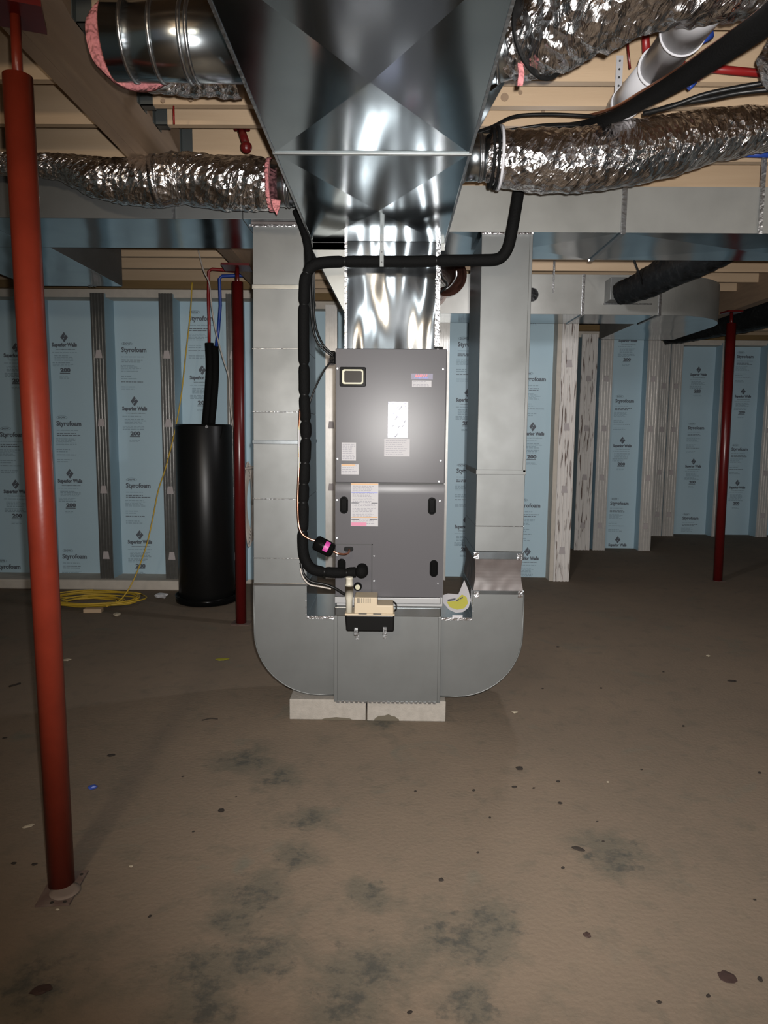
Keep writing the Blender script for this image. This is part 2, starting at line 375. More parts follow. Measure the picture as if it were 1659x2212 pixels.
def X_at(px, Y): return P(px, 930, Y).x
def stud(parent, x0, x1, Yf, Yb, z0, z1, side_left, worn=False, clips=True, dark=False):
    b = MB(); b.box(x0 + .002, x1 - .002, Yf + 0.012, Yb + 0.02, z0, z1); st = b.build('stud_core', 'foam_shaded', parent)
    b = MB(); b.box(x0, x1, Yf + 0.008, Yf + 0.013, z0, z1)
    n = 4; wd = (x1 - x0)
    for k in range(n + 1):
        xx = x0 + wd * (0.06 + 0.88 * k / n); b.box(xx - wd * 0.055, xx + wd * 0.055, Yf - 0.002, Yf + 0.009, z0, z1)
    b.build('stud_face', 'stud_worn' if worn else 'stud_dark' if dark else 'stud', st)
    if clips:
        z = 0.28
        while z < z1 - 0.1:
            cx = (x0 + x1) / 2 ; h = 0.07
            m = MB(); m.poly([(cx - 0.032, Yf - 0.004, z), (cx + 0.032, Yf - 0.004, z), (cx + 0.022, Yf - 0.004, z + h), (cx - 0.022, Yf - 0.004, z + h)], (0, 0.012, 0))
            m.build('stud_clip', 'clip', st); z += 0.61
    return st
def foam(parent, x0, x1, Y, z0, z1, prints=(), xr=None):
    b = MB(); b.box(x0, x1, Y, Y + 0.05, z0, z1); f = b.build('foam_board', 'foam', parent)
    if not prints: return
    ink = MB(); pale = MB(); yy = Y - 0.0015; any_ = False
    for kind, pxl, py in prints:
        c = P(pxl, py, Y); W = 0.235; xl, z = c.x, c.z
        def okx(a, b_): return a > x0 + 0.002 and b_ < x1 - 0.002
        def bar(mb, a, b_, za, zb):
            a = max(a, x0 + 0.003); b_ = min(b_, x1 - 0.003); za = max(za, z0 + .003); zb = min(zb, z1 - .003)
            if b_ > a and zb > za: mb.poly([(a, yy, za), (b_, yy, za), (b_, yy, zb), (a, yy, zb)])
        if z < z0 + 0.03 or z > z1 - 0.02: textok = False
        else: textok = True
        rnd = random.Random(int(pxl * 7 + py))
        def lines(mb, zt, n, step, h, x_0, x_1, gap=0.0):
            for i in range(n):
                zz = zt - i * step; x = x_0; e = x_1 - rnd.random() * (x_1 - x_0) * 0.35
                while x < e:
                    wdt = 0.012 + rnd.random() * 0.03; bar(mb, x, min(x + wdt, e), zz - h, zz); x += wdt + 0.006
        if kind == 'S':
            if textok:
                add_text(ink, 'Styrofoam', xl, xl + W, z - 0.03, z + 0.03, yy, 0.035)
                # oval mark with the three letters left open
                zc = z + 0.062; el = [(xl + 0.055 + math.cos(t * math.pi / 12) * 0.052, yy, zc + math.sin(t * math.pi / 12) * 0.017) for t in range(24)]
                eo = [pale.bm.verts.new(p) for p in el]
                ei = [pale.bm.verts.new((xl + 0.055 + math.cos(t * math.pi / 12) * 0.046, yy, zc + math.sin(t * math.pi / 12) * 0.013)) for t in range(24)]
                for t in range(24): pale.bm.faces.new((eo[t], eo[(t + 1) % 24], ei[(t + 1) % 24], ei[t]))
                add_text(ink, 'DOW', xl + 0.022, xl + 0.088, zc - 0.009, zc + 0.009, yy, 0.03)
            lines(pale, z - 0.055, 1, 0.02, 0.007, xl, xl + W)
            lines(ink, z - 0.085, 2, 0.017, 0.007, xl, xl + W)
            lines(pale, z - 0.135, 5, 0.013, 0.006, xl - 0.01, xl + W * 0.8)
            lines(pale, z - 0.235, 2, 0.02, 0.008, xl - 0.01, xl + W * 0.6)
            lines(ink, z - 0.285, 1, 0.02, 0.006, xl - 0.01, xl + W)
            lines(pale, z - 0.33, 2, 0.02, 0.008, xl - 0.01, xl + W * 0.7)
        else:
            if textok:
                add_text(ink, 'Superior Walls', xl, xl + W, z - 0.022, z + 0.026, yy, 0.055)
                if z + 0.12 < z1:
                    cx = xl + W / 2; cz = z + 0.075; r = 0.047
                    # diamond mark of two interlocked halves
                    for sg in (1, -1):
                        ink.poly([(cx + sg * p * r, yy - .0002 * (sg > 0), cz + sg * q * r) for p, q in ((-.75, 0), (0, 1), (.32, .57), (.0, .24), (.03, -.04), (-.2, -.3), (-.38, -.5))])
                if z - 0.05 > z0: add_text(ink, 'www.superiorwalls.com', xl + 0.035, xl + W - 0.02, z - 0.043, z - 0.031, yy, 0.03)
            lines(pale, z - 0.062, 1, 0.02, 0.006, xl, xl + W)
            lines(pale, z - 0.09, 4, 0.014, 0.008, xl + 0.02, xl + W * 0.95)
            lines(pale, z - 0.155, 3, 0.014, 0.008, xl, xl + W * 0.9)
            if z - 0.28 > z0:
                add_text(ink, '200', xl + 0.07, xl + 0.165, z - 0.245, z - 0.205, yy, 0.06)
                bar(ink, xl + 0.065, xl + 0.16, z - 0.258, z - 0.250)
            lines(pale, z - 0.285, 2, 0.012, 0.006, xl + 0.06, xl + 0.17)
    bmesh.ops.delete(ink.bm, geom=[f_ for f_ in ink.bm.faces if any(v.co.x > x1 - .002 or v.co.x < x0 + .002 for v in f_.verts)], context='FACES')
    ink.build('printed_lettering', 'ink', f); pale.build('printed_fine_print', 'ink_pale', f)

def wall(name, Yf, Yb, x0, x1, items, ztop=2.65, zbot=0.0, m='stud'):
    b = MB(); b.box(x0, x1, Yb + 0.05, Yb + 0.25, 0, 2.79)
    W = tag(b.build(name, 'bond'), kind='structure')
    b = MB(); b.box(x0, x1, Yf + 0.05, Yb + 0.05, ztop, ztop + 0.07); b.build('bond_beam', 'bond', W)
    b = MB(); b.box(x0, x1, Yf - 0.0, Yb + 0.16, ztop + 0.07, ztop + 0.14); b.build('sill_plate', 'wood_sill', W)
    b = MB(); b.box(x0, x1, Yb + 0.02, Yb + 0.06, ztop + 0.14, ZC); b.build('rim_joist', 'wood', W)
    for it in items:
        if it[0] == 'f': foam(W, X_at(it[1], Yb), X_at(it[2], Yb), Yb, zbot, ztop, it[3] if len(it) > 3 else ())
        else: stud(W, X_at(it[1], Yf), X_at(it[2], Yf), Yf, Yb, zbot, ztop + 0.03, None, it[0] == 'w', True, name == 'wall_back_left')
    return W
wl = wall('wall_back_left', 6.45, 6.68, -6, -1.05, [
    ('f', -420, -210), ('f', -205, 78, [('W', 8, 769), ('S', 0, 940), ('W', 8, 1063), ('S', -8, 1225)]),
    ('s', -85, -57), ('s', 61, 90), ('f', 78, 222, [('W', 112, 746), ('S', 122, 916), ('W', 125, 1040), ('S', 135, 1203)]),
    ('s', 205, 234), ('f', 222, 368, [('S', 262, 757), ('W', 264, 884), ('S', 272, 1050), ('W', 276, 1172)]),
    ('s', 350, 379), ('f', 368, 512, [('S', 408, 689), ('W', 410, 817), ('S', 416, 985), ('W', 418, 1108)]),
    ('s', 492, 521), ('f', 512, 600)], zbot=0.05)
cb = MB(); cb.box(-6, X_at(390, 6.4), 6.38, 6.74, 0.0, 0.095); cb.build('footing_curb', 'bond', wl, 0.015)
xe = X_at(1243, 6.98)
wall('wall_back_middle', 6.98, 7.17, -1.05, xe, [
    ('f', 600, 708), ('s', 703, 728), ('f', 728, 952), ('s', 945, 968),
    ('f', 955, 1100, [('S', 989, 745), ('W', 985, 865), ('S', 986, 1018), ('W', 982, 1139)]),
    ('s', 1075, 1103), ('f', 1094, 1222, [('W', 1129, 634), ('S', 1128, 820), ('W', 1125, 938), ('S', 1117, 1093), ('W', 1114, 1207)]),
    ('w', 1207, 1241)])
# side return of the jog and the two deeper walls
b = MB(); b.box(xe - 0.2, xe, 7.0, 9.2, 0, 2.79); tag(b.build('wall_jog', 'bond'), kind='structure')
xe2 = X_at(1419, 8.9)
wall('wall_back_right', 8.90, 9.08, xe - 0.19, xe2, [
    ('w', 1250, 1284), ('f', 1278, 1300), ('s', 1291, 1318), ('f', 1312, 1404, [('W', 1336, 737), ('S', 1329, 867), ('W', 1324, 964), ('S', 1318, 1088), ('W', 1314, 1178)]),
    ('s', 1392, 1418)])
b = MB(); b.box(xe2 - 0.1, xe2, 8.93, 10.4, 0, 2.79); tag(b.build('wall_far_jog', 'bond'), kind='structure')
wall('wall_far_right', 10.2, 10.42, xe2, 7.0, [
    ('s', 1418, 1440), ('s', 1442, 1467), ('f', 1462, 1556, [('W', 1491, 810), ('S', 1486, 925), ('W', 1480, 1008), ('S', 1474, 1120)]),
    ('s', 1551, 1571), ('f', 1566, 1652, [('S', 1592, 771), ('W', 1587, 857), ('S', 1580, 971), ('W', 1575, 1054)]), ('s', 1648, 1672), ('f', 1665, 1760)], ztop=2.72)

# ------------------------------------------------------------------ air handler
UX0, UX1, UY, UYB = -0.277, 0.262, 3.50, 4.05
ah = thing('air_handler', 'tall grey air handler cabinet with two front doors standing between the ducts', 'air handler', (0, UY, 0.6))
Z0, Z1, ZS = 0.655, 1.878, 1.225
b = MB(); b.box(UX0 + 0.004, UX1 + 0.004, UY + 0.012, UYB, 0.60, Z1 - 0.004); body = b.build('cabinet_body', 'cabinet', ah, 0.003)
def slab_holes(x0, x1, z0, z1, y0, y1, m, name):
    b = MB(); b.box(x0, x1, y0, y1, z0, z1); return b.build(name, m, ah, 0.004, 3)
ud = slab_holes(UX0, UX1, ZS + 0.003, Z1, UY - 0.012, UY + 0.012, 'grey_paint', 'upper_door')
lx = P(805, 1200, UY).x; lz = P(760, 1174, UY).z
b = MB(); ZL = ZS - .05
prev = None
for k in range(9):
    t_ = k / 8; cur = [b.bm.verts.new((x, UY - .012 + .0042 * t_ * t_, ZL + (ZS - .003 - ZL) * t_)) for x in (UX0, UX1)]
    if prev:
        f = b.bm.faces.new((prev[0], prev[1], cur[1], cur[0])); f.smooth = True
    prev = cur
b.box(UX0, UX1, UY - .006, UY + .012, ZL, ZS - .004)
b.poly([(UX0, UY - .012, ZL), (UX1, UY - .012, ZL), (UX1, UY - .012, Z0), (lx, UY - .012, Z0), (lx, UY - .012, lz), (UX0, UY - .012, lz)], (0, 0.024, 0))
ld = b.build('lower_door', 'grey_paint', ah)
b = MB(); b.box(UX0, lx - 0.004, UY - 0.010, UY + 0.012, Z0, lz - 0.004); ap = b.build('access_panel', 'grey_paint', ah, 0.003)
b = MB(); b.box(UX0 + 0.002, UX1 - .002, UY - 0.0115, UY + 0.012, ZS - 0.005, ZS + 0.003); b.build('door_gap', 'seam', ah)
b = MB(); b.box(lx - .005, lx + .0005, UY - 0.0118, UY + 0.010, Z0, lz); b.box(UX0 + .001, lx, UY - .0118, UY + .01, lz - .005, lz + .0005); b.build('access_gap', 'seam', ah)
b = MB(); b.box(UX0 - .004, UX1 - .008, UY - 0.008, UY + 0.012, 0.618, 0.650); b.build('base_rail', 'cabinet', ah, 0.003)
def fr(px, py, dy=0.0): return P(px, py, UY - 0.012 - dy)
def rect_px(mb, x0, y0, x1, y1, dy, th=0.0012):
    a = fr((x0 + x1) / 2, (y0 + y1) / 2); u = abs(fr(x1, (y0 + y1) / 2).x - fr(x0, (y0 + y1) / 2).x) / 2; v = abs(fr(x0, y0).z - fr(x0, y1).z) / 2
    mb.box(a.x - u, a.x + u, a.y - dy - th, a.y - dy, a.z - v, a.z + v); return a, u, v
def rrect(mb, cx, cz, u, v, r, y0, y1, n=6):
    pts = []
    for (sx, sz, a0) in ((1, 1, 0), (-1, 1, 90), (-1, -1, 180), (1, -1, 270)):
        for k in range(n + 1):
            a = R(a0 + 90 * k / n); pts.append((cx + sx * (u - r) + math.cos(a) * r, y1, cz + sz * (v - r) + math.sin(a) * r))
    mb.poly(pts, (0, y0 - y1, 0))
YF = UY - 0.012
# sight window
a = fr(762, 814); b = MB(); rrect(b, a.x, a.z, .064, .047, .008, YF + .001, YF - 0.006); wf = b.build('window_frame', 'black_plastic', ud, 0.002)
b = MB(); rrect(b, a.x, a.z, .052, .036, .012, YF, YF - 0.009); b.build('window_rim', 'white_dot', wf, 0.002)
b = MB(); rrect(b, a.x + .002, a.z, .043, .028, .008, YF, YF - 0.012); b.build('window_pane', 'sight', wf)
# badge HEIL, half red half blue
b = MB(); a, u, v = rect_px(b, 888, 807, 935, 820, 0); bd = b.build('badge', 'badge_plate', ud)
strokes = [(0, .07, 0, 1), (.15, .22, 0, 1), (.07, .15, .40, .60),                      # H
           (.28, .35, 0, 1), (.35, .49, .82, 1), (.35, .46, .41, .59), (.35, .49, 0, .18),   # E
           (.55, .63, 0, 1),                                                             # I
           (.70, .78, 0, 1), (.78, .94, 0, .18)]                                         # L
for m_, lo, hi in (('badge_red', 0.38, 1.0), ('badge_blue', 0.0, 0.30)):
    mb = MB()
    for (p0, p1, q0, q1) in strokes:
        q0, q1 = max(q0, lo), min(q1, hi)
        if q1 <= q0: continue
        tr_ = lambda p, q: (a.x - u * .72 + (p + q * .12) * u * 1.36, YF - .002, a.z - v * .6 + q * v * 1.25)
        mb.poly([tr_(p0, q0), tr_(p1, q0), tr_(p1, q1), tr_(p0, q1)], (0, .0006, 0))
    mb.build('badge_lettering', m_, bd)
def label(x0, y0, x1, y1, nm='sticker', m='label_white', par=None, rows=None, seed=1, tilt=0):
    par = par or ud
    b = MB(); a, u, v = rect_px(b, x0, y0, x1, y1, 0); o = b.build(nm, m, par)
    rnd = random.Random(seed); pr = MB(); yy = YF - 0.0018
    if rows:
        for k in range(rows):
            z = a.z + v * (0.9 - 1.8 * (k + 0.5) / rows); x = a.x - u * 0.88; e = a.x + u * (0.88 - rnd.random() * 0.5)
            h = v / rows * 0.35
            while x < e:
                wd = 0.004 + rnd.random() * 0.012; pr.poly([(x, yy, z - h), (min(x + wd, e), yy, z - h), (min(x + wd, e), yy, z + h), (x, yy, z + h)]); x += wd + 0.003
        pr.build('sticker_print', 'label_print', o)
    return o, a, u, v
label(890, 822, 932, 836, rows=4, seed=2)
label(738, 956, 769, 995, rows=9, seed=3)
o, a, u, v = label(737, 1003, 775, 1025, rows=5, seed=4)
b = MB(); b.box(a.x - u * .95, a.x + u * .6, YF - .0025, YF - .0012, a.z + v * .72, a.z + v * .98); b.build('sticker_band', 'label_orange', o)
o, a, u, v = label(838, 868, 881, 946, nm='energy_sticker', m='label_silver', rows=None)
pr = MB()
for k, (fx, fz, r_) in enumerate(((0.25, 0.65, .008), (-.15, .1, .007), (.7, -.1, .006), (-.5, -.35, .004), (0.1, -.4, .005), (-.1, -.85, .009), (.5, -.35, .004))):
    pr = MB(); pr.tube([(a.x + u * fx - r_, YF - .002, a.z + v * fz - r_), (a.x + u * fx, YF - .0026, a.z + v * fz), (a.x + u * fx + r_ * .6, YF - .002, a.z + v * fz + r_)], .0014, 5); pr.build('film_bubble', 'label_print', o)
o, a, u, v = label(830, 948, 885, 986, rows=8, seed=8)
# warning sheet on lower door
o, a, u, v = label(758, 1044, 817, 1137, nm='warning_sheet', par=ld, rows=26, seed=11)
def band(fz0, fz1, fx0, fx1, m_, nm='sheet_band'):
    q = MB(); q.box(a.x + u * fx0, a.x + u * fx1, YF - .0026, YF - .0013, a.z + v * fz0, a.z + v * fz1); q.build(nm, m_, o)
band(.93, .99, -.98, .98, 'label_orange'); band(.55, .57, -.96, .96, 'badge_blue'); band(.07, .105, -.96, -.45, 'label_black'); band(.07, .105, .5, .96, 'label_black')
band(-.60, -.56, -.96, .96, 'label_orange'); band(-.70, -.67, -.96, -.38, 'label_black'); band(-.70, -.67, .4, .96, 'label_black'); band(-.98, -.82, -.96, .15, 'label_pink')
# oval hand holes
for (px, py, par) in ((743, 1091, ld), (933, 1093, ld), (937, 1228, ld), (738, 1225, ap)):
    a = fr(px, py); b = MB(); rrect(b, a.x, a.z, .0205, .043, .0204, YF + .002, YF - 0.004, 8); h = b.build('handle_cup', 'black_plastic', par, 0.002)
    b = MB(); rrect(b, a.x, a.z, .014, .035, .0139, YF, YF - 0.007, 8); b.build('handle_cup_insert', 'black_plastic', h, 0.003)
# screws
for (px, py, par) in ((729, 796, ud), (957, 798, ud), (729, 991, ud), (952, 995, ud), (948, 1040, ld), (728, 1080, ld), (950, 1082, ld), (728, 1162, ld), (728, 1199, ap), (946, 1260, ld), (808, 1200, ld), (808, 1254, ld)):
    a = fr(px, py); b = MB(); b.cyl((a.x, YF + .001, a.z), (a.x, YF - .006, a.z), .0045, 6); b.build('screw', 'zinc', par)
# access panel fittings
a = fr(753, 1186); b = MB(); rrect(b, a.x, a.z, .024, .012, .0119, YF + .002, YF - .006); b.build('line_grommet', 'rubber', ap, .002)
a = fr(773, 1266); b = MB(); b.cyl((a.x, YF + .002, a.z), (a.x, YF - .022, a.z), .021, 24); dr = b.build('drain_port', 'black_plastic', ap, .003)
b = MB(); b.cyl((a.x, YF - .02, a.z), (a.x, YF - .03, a.z), .013, 20); b.build('drain_cap', 'white_dot', dr, .002)
b = MB(); q = fr(722, 772); b.box(q.x - .022, q.x + .004, UY - .02, UY + .03, q.z - .03, q.z + .03); b.build('cable_gland', 'black_plastic', ah, .004)

# ------------------------------------------------------------------ base plenum + elbows on blocks
BY = 3.47
xb0, xb1 = P(723, 1400, BY).x, P(951, 1400, BY).x
zb0 = 0.112
bp_ = thing('base_plenum_box', 'galvanized base box under the grey cabinet with a condensate pump on it', 'duct', (0, BY, zb0))
b = MB(); b.box(xb0, xb1, BY, UYB, zb0, 0.600); box = b.build('box_body', 'galv', bp_, 0.002)
b = MB(); b.box(xb0, xb1, BY - 0.008, BY, 0.560, 0.607); b.build('top_flange', 'galv_shiny', bp_, 0.004)
b = MB(); b.box(xb0 - .004, xb0 + .014, BY - .004, BY + .01, zb0, .56); b.build('corner_seam', 'galv', bp_, .002)
b = MB(); b.box(xb1 - .012, xb1 + .003, BY - .004, BY + .01, zb0, .56); b.build('corner_seam', 'galv', bp_, .002)
for k in range(22):
    x = xb0 + .01 + k * (xb1 - xb0 - .02) / 22; b = MB(); b.box(x, x + .014, BY - .003, BY, zb0 - .006, zb0 + .004); b.build('hem_tab', 'zinc', bp_)

def elbow_parts(par, side, yf, yb, px_out, px_in, ytop_px):
    xo = P(px_out, 1300, yf).x; xi = P(px_in, 1300, yf).x; xc = xb0 if side < 0 else xb1
    zt = P(px_out, ytop_px, yf).z; zi = P(690, 1331, yf).z; zbm = 0.125; rad = 0.33
    pts = [(xo, yf, zt), (xo, yf, zbm + rad)]
    for k in range(1, 13):
        an = R(90 * k / 12); pts.append((xo - side * rad + side * math.cos(an) * rad, yf, zbm + rad - math.sin(an) * rad))
    pts += [(xc, yf, zbm), (xc, yf, zi), (xi, yf, zi), (xi, yf, zt)]
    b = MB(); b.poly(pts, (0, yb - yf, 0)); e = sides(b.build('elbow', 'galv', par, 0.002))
    # rolled seam along the outer edge
    b = MB(); b.tube([Vector(p) + Vector((0, 0.0, 0)) for p in pts[:14]] + [Vector((xc, yf, zbm))], .004, 6); b.build('elbow_seam', 'galv', e)
    b = MB(); b.box(min(xc, xi), max(xc, xi), yf - .008, yf + .002, zi - .012, zi + .002); b.build('throat_flange', 'tape', e)
    for k in range(5):
        z = zi + .01 + k * (zt - zi - .02) / 4; b = MB(); b.cyl((xi - side * -.004, yf - .004, z), (xi - side * -.004, yf + .002, z), .004, 6); b.build('rivet', 'zinc', e)
    return xo, xi, zt
def strip(par, x0, x1, z0, z1, yf, th=.006, m='zinc', nm='drive_cleat', yb=None):
    b = MB(); b.box(x0 - .004, x1 + .004, yf - th, (yb if yb else yf) + .001, z0, z1); return b.build(nm, m, par, .0015)
RY, RYB = 3.53, 4.03
# left riser
rl = thing('return_riser_duct', 'left galvanized duct leg with a rounded bottom elbow, beside the black insulated line', 'duct', (-0.6, RY, .12))
xo, xi, zt = elbow_parts(rl, -1, RY, RYB, 548.5, 663, 1262)
xt0, xt1 = P(547, 600, RY).x, P(656, 600, RY).x
xm0, xm1 = P(550, 1100, RY).x, P(659, 1100, RY).x
def leg(par, za, zb_, A, B, m='galv'):   # A,B = (x0,x1) at bottom/top
    b = MB(); b.hexa([(A[0], RY, za), (A[1], RY, za), (A[0], RYB, za), (A[1], RYB, za), (B[0], RY, zb_), (B[1], RY, zb_), (B[0], RYB, zb_), (B[1], RYB, zb_)])
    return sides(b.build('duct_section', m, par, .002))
def xs(t): return (xo + (xt0 - xo) * t, xi + (xt1 - xi) * t)
def tz(py): return P(600, py, RY).z
secs = [1262, 1206, 1078, 955, 890, 753, 620, 488]
zs = [tz(p) for p in secs]
for i in range(len(zs) - 1):
    ta, tb = (zs[i] - zs[0]) / (zs[-1] - zs[0]), (zs[i + 1] - zs[0]) / (zs[-1] - zs[0])
    leg(rl, zs[i] + .0005, zs[i + 1] - .0005, xs(ta), xs(tb), 'galv')
for py, h in ((620, .022), (955, .020), (1262, .014)):
    z = tz(py); t = (z - zs[0]) / (zs[-1] - zs[0]); a_, b_ = xs(max(0, t)); strip(rl, a_, b_, z - h / 2, z + h / 2, RY, .005, 'galv_shiny', yb=RYB)
for py in (1206, 1078, 890, 753):
    z = tz(py); t = (z - zs[0]) / (zs[-1] - zs[0]); a_, b_ = xs(t); strip(rl, a_, b_, z - .002, z + .002, RY, .003, nm='section_seam')
z = tz(488); strip(rl, xt0 - .004, xt1 + .004, z, P(270, 472, 3.5).z - .001, RY, -.001, 'canvas', 'dark_joint_band', RYB)
strip(rl, xt0 - .01, xt1 + .02, z - .006, z + .004, RY, .012, 'tape', 'foil_tape_joint')
# right riser
rr = thing('return_riser_duct', 'right galvanized duct leg with brown canvas connector above its bottom elbow', 'duct', (0.55, RY, .12))
xo, xi, zt = elbow_parts(rr, 1, RY, RYB, 1131, 1020, 1284)
def tz(py): return P(1090, py, RY).z
c0, c1 = tz(1276), tz(1208)
xa = (P(1026, 1200, RY).x, P(1129, 1200, RY).x); xb = (P(1041, 508, RY).x, P(1150, 508, RY).x)
xq = (P(1022, 1276, RY).x, P(1130, 1276, RY).x)
strip(rr, xq[0], xq[1], zt - .001, c0, RY, .005, 'galv_shiny', 'connector_band', RYB)
b = MB(); n = 10
pts0 = []
for j in range(n + 1):
    t = j / n; x0_ = xq[0] + (xa[0] - xq[0]) * t; x1_ = xq[1] + (xa[1] - xq[1]) * t; bul = math.sin(t * math.pi) * .008; pts0.append((x0_ + bul, x1_ - bul, c0 + (c1 - c0) * t, bul))
prev = None
for (x0_, x1_, z, bul) in pts0:
    cur = [b.bm.verts.new(p) for p in ((x0_, RY + bul, z), (x1_, RY + bul, z), (x1_, RYB - bul, z), (x0_, RYB - bul, z))]
    if prev:
        for k in range(4): b.bm.faces.new((prev[k], prev[(k + 1) % 4], cur[(k + 1) % 4], cur[k]))
    prev = cur
lab(b.build('canvas_connector', 'canvas', rr), 'brown flexible canvas collar')
strip(rr, xa[0], xa[1], c1, tz(1192), RY, .005, 'galv_shiny', 'connector_band', RYB)
for (px, py) in ((1029, 1200), (1122, 1203), (1030, 1284), (1124, 1284)):
    q = P(px, py, RY - .006); b = MB(); b.box(q.x - .012, q.x + .012, q.y - .002, q.y + .001, q.z - .016, q.z + .016); b.build('foil_tape_patch', 'tape', rr)
def xs(t): return (xa[0] + (xb[0] - xa[0]) * t, xa[1] + (xb[1] - xa[1]) * t)
secs = [1192, 1137, 1020, 506]; zs = [tz(p) for p in secs]
for i in range(3):
    ta, tb = (zs[i] - zs[0]) / (zs[-1] - zs[0]), (zs[i + 1] - zs[0]) / (zs[-1] - zs[0]); leg(rr, zs[i] + .0005, zs[i + 1] - .0005, xs(ta), xs(tb))
z = tz(1020); t = (z - zs[0]) / (zs[-1] - zs[0]); a_, b_ = xs(t); strip(rr, a_, b_, z - .012, z + .012, RY, .006, 'galv', yb=RYB)
z = tz(1137); t = (z - zs[0]) / (zs[-1] - zs[0]); a_, b_ = xs(t); strip(rr, a_, b_, z - .002, z + .001, RY, .002, nm='section_seam')
b = MB(); b.box(xb[1] - .012, xb[1] + .003, RY - .006, RY + .01, zs[-2], zs[-1]); b.build('corner_seam', 'galv', rr, .002)
b = MB(); q0, q1 = P(1068, 560, RY), P(1068, 1000, RY); strip(rr, xb[0], xb[1], zs[-1] - .004, zs[-1] + .006, RY, .02, 'tape', 'foil_tape_joint')

# concrete blocks
for (p0, p1, py, lbl, dz) in ((625, 790, 1555, 'left grey concrete block under the base box', 0), (793, 962, 1558, 'right grey concrete block with a dark damp stain, under the base box', 0)):
    a = PZ(p0, py); c = PZ(p1, py); yb_ = (a.y + c.y) / 2
    t = thing('concrete_block', lbl, 'concrete block', (a.x, yb_, 0))
    b = MB(); b.box(a.x, c.x, yb_, yb_ + 0.40, 0.0, 0.108); bo = b.build('block_body', 'block', t, .004)
    if dz == 0 and p0 > 700:
        b = MB(); pts = []
        for k in range(12):
            an = math.pi * k / 11; pts.append((a.x + .10 + math.cos(an) * .065, yb_ - .0012, .002 + math.sin(an) * (.03 + .012 * noise.noise(Vector((k * .7, 0, 0))))))
        b.poly(pts); b.build('damp_stain', 'damp', bo)
    else:
        b = MB(); b.poly([(a.x + .16, yb_ - .0012, .001), (a.x + .33, yb_ - .0012, .001), (a.x + .31, yb_ - .0012, .010), (a.x + .24, yb_ - .0012, .016), (a.x + .18, yb_ - .0012, .008)]); b.build('damp_stain', 'damp', bo)

# ------------------------------------------------------------------ condensate pump
PY = 3.34
q0, q1 = P(745, 1328, PY), P(852, 1366, PY)
pm = thing('condensate_pump', 'cream and black condensate pump mounted on the front of the base box', 'pump', ((q0.x + q1.x) / 2, PY, q1.z))
b = MB(); x0, x1, z0, z1 = q0.x, q1.x, q1.z, q0.z
b.hexa([(x0 + .006, PY + .006, z0), (x1 - .002, PY + .006, z0), (x0 + .006, BY - .001, z0), (x1 - .002, BY - .001, z0), (x0, PY, z1), (x1, PY, z1), (x0, BY - .001, z1), (x1, BY - .001, z1)])
b.build('tank', 'black_tank', pm, .008, 3)
c0_, c1_ = P(765, 1325, PY), P(850, 1325, PY); zc0 = z1 + .004; zc1 = P(830, 1308, PY).z; zc2 = P(790, 1291, PY).z; xm = P(815, 1300, PY).x
b = MB(); b.box(x0 - .001, x1 + .001, PY - .002, BY - .002, z1 - .004, z1 + .006); b.build('cover_rim', 'cream', pm, .003)
b = MB(); b.poly([(c0_.x, PY + .004, zc0), (c1_.x, PY + .004, zc0), (c1_.x, PY + .004, zc1), (xm, PY + .004, zc1), (xm, PY + .004, zc2), (c0_.x, PY + .004, zc2)], (0, BY - PY - .012, 0)); cv = b.build('motor_cover', 'cream', pm, .005, 3)
for k in range(7):
    x = P(773 + k * 4.4, 1297, PY).x; za = P(773, 1303, PY).z; zb2 = P(773, 1291.5, PY).z
    b = MB(); b.box(x - .0018, x + .0018, PY + .002, PY + .006, za, min(zb2, zc2 - .004)); b.build('vent_slot', 'seam', cv)
for px in (783, 815):
    x = P(px, 1324, PY).x; b = MB(); b.box(x - .02, x + .02, PY - .003, PY + .004, z1 + .004, z1 + .0075); b.build('latch_slot', 'seam', pm)
pv = P(754, 1323, PY + .02); pt = P(755, 1247, PY + .02); zA, zB = pv.z, pt.z
b = MB(); b.lathe((pv.x, PY + .03, 0), [(.016, zA - .01), (.016, zA + .06), (.019, zA + .07), (.0205, zA + .13), (.0205, zB - .045), (.017, zB - .035), (.0165, zB - .012), (.018, zB - .010), (.017, zB)], 20)
b.build('outlet_check_valve', 'pvc_pump', pm)
for px, py in ((769, 1372), (831, 1370)):
    q = P(px, py, PY); b = MB(); b.box(q.x - .009, q.x + .009, PY - .003, PY + .002, q.z - .001, q.z + .033); b.box(q.x - .009, q.x + .009, PY - .002, BY, q.z - .003, q.z + .001)
    b.box(q.x - .009, q.x + .009, BY - .005, BY - .001, q.z - .062, q.z)
    s_ = b.build('mounting_bracket', 'zinc', pm, .001)
    b = MB(); b.box(q.x - .002, q.x + .002, BY - .0065, BY - .004, q.z - .035, q.z - .012); b.cyl((q.x, BY - .0065, q.z - .04), (q.x, BY - .004, q.z - .04), .003, 8); b.cyl((q.x, PY - .005, q.z + .018), (q.x, PY - .002, q.z + .018), .004, 8); b.build('bracket_slot', 'seam', s_)
b = MB(); b.tube(smooth_path(path([(850, 1300, PY + .05), (856, 1306, PY + .03), (855, 1318, PY + .03), (848, 1320, PY + .05)]), 5), .0035, 8); b.build('power_lead', 'cable', pm)

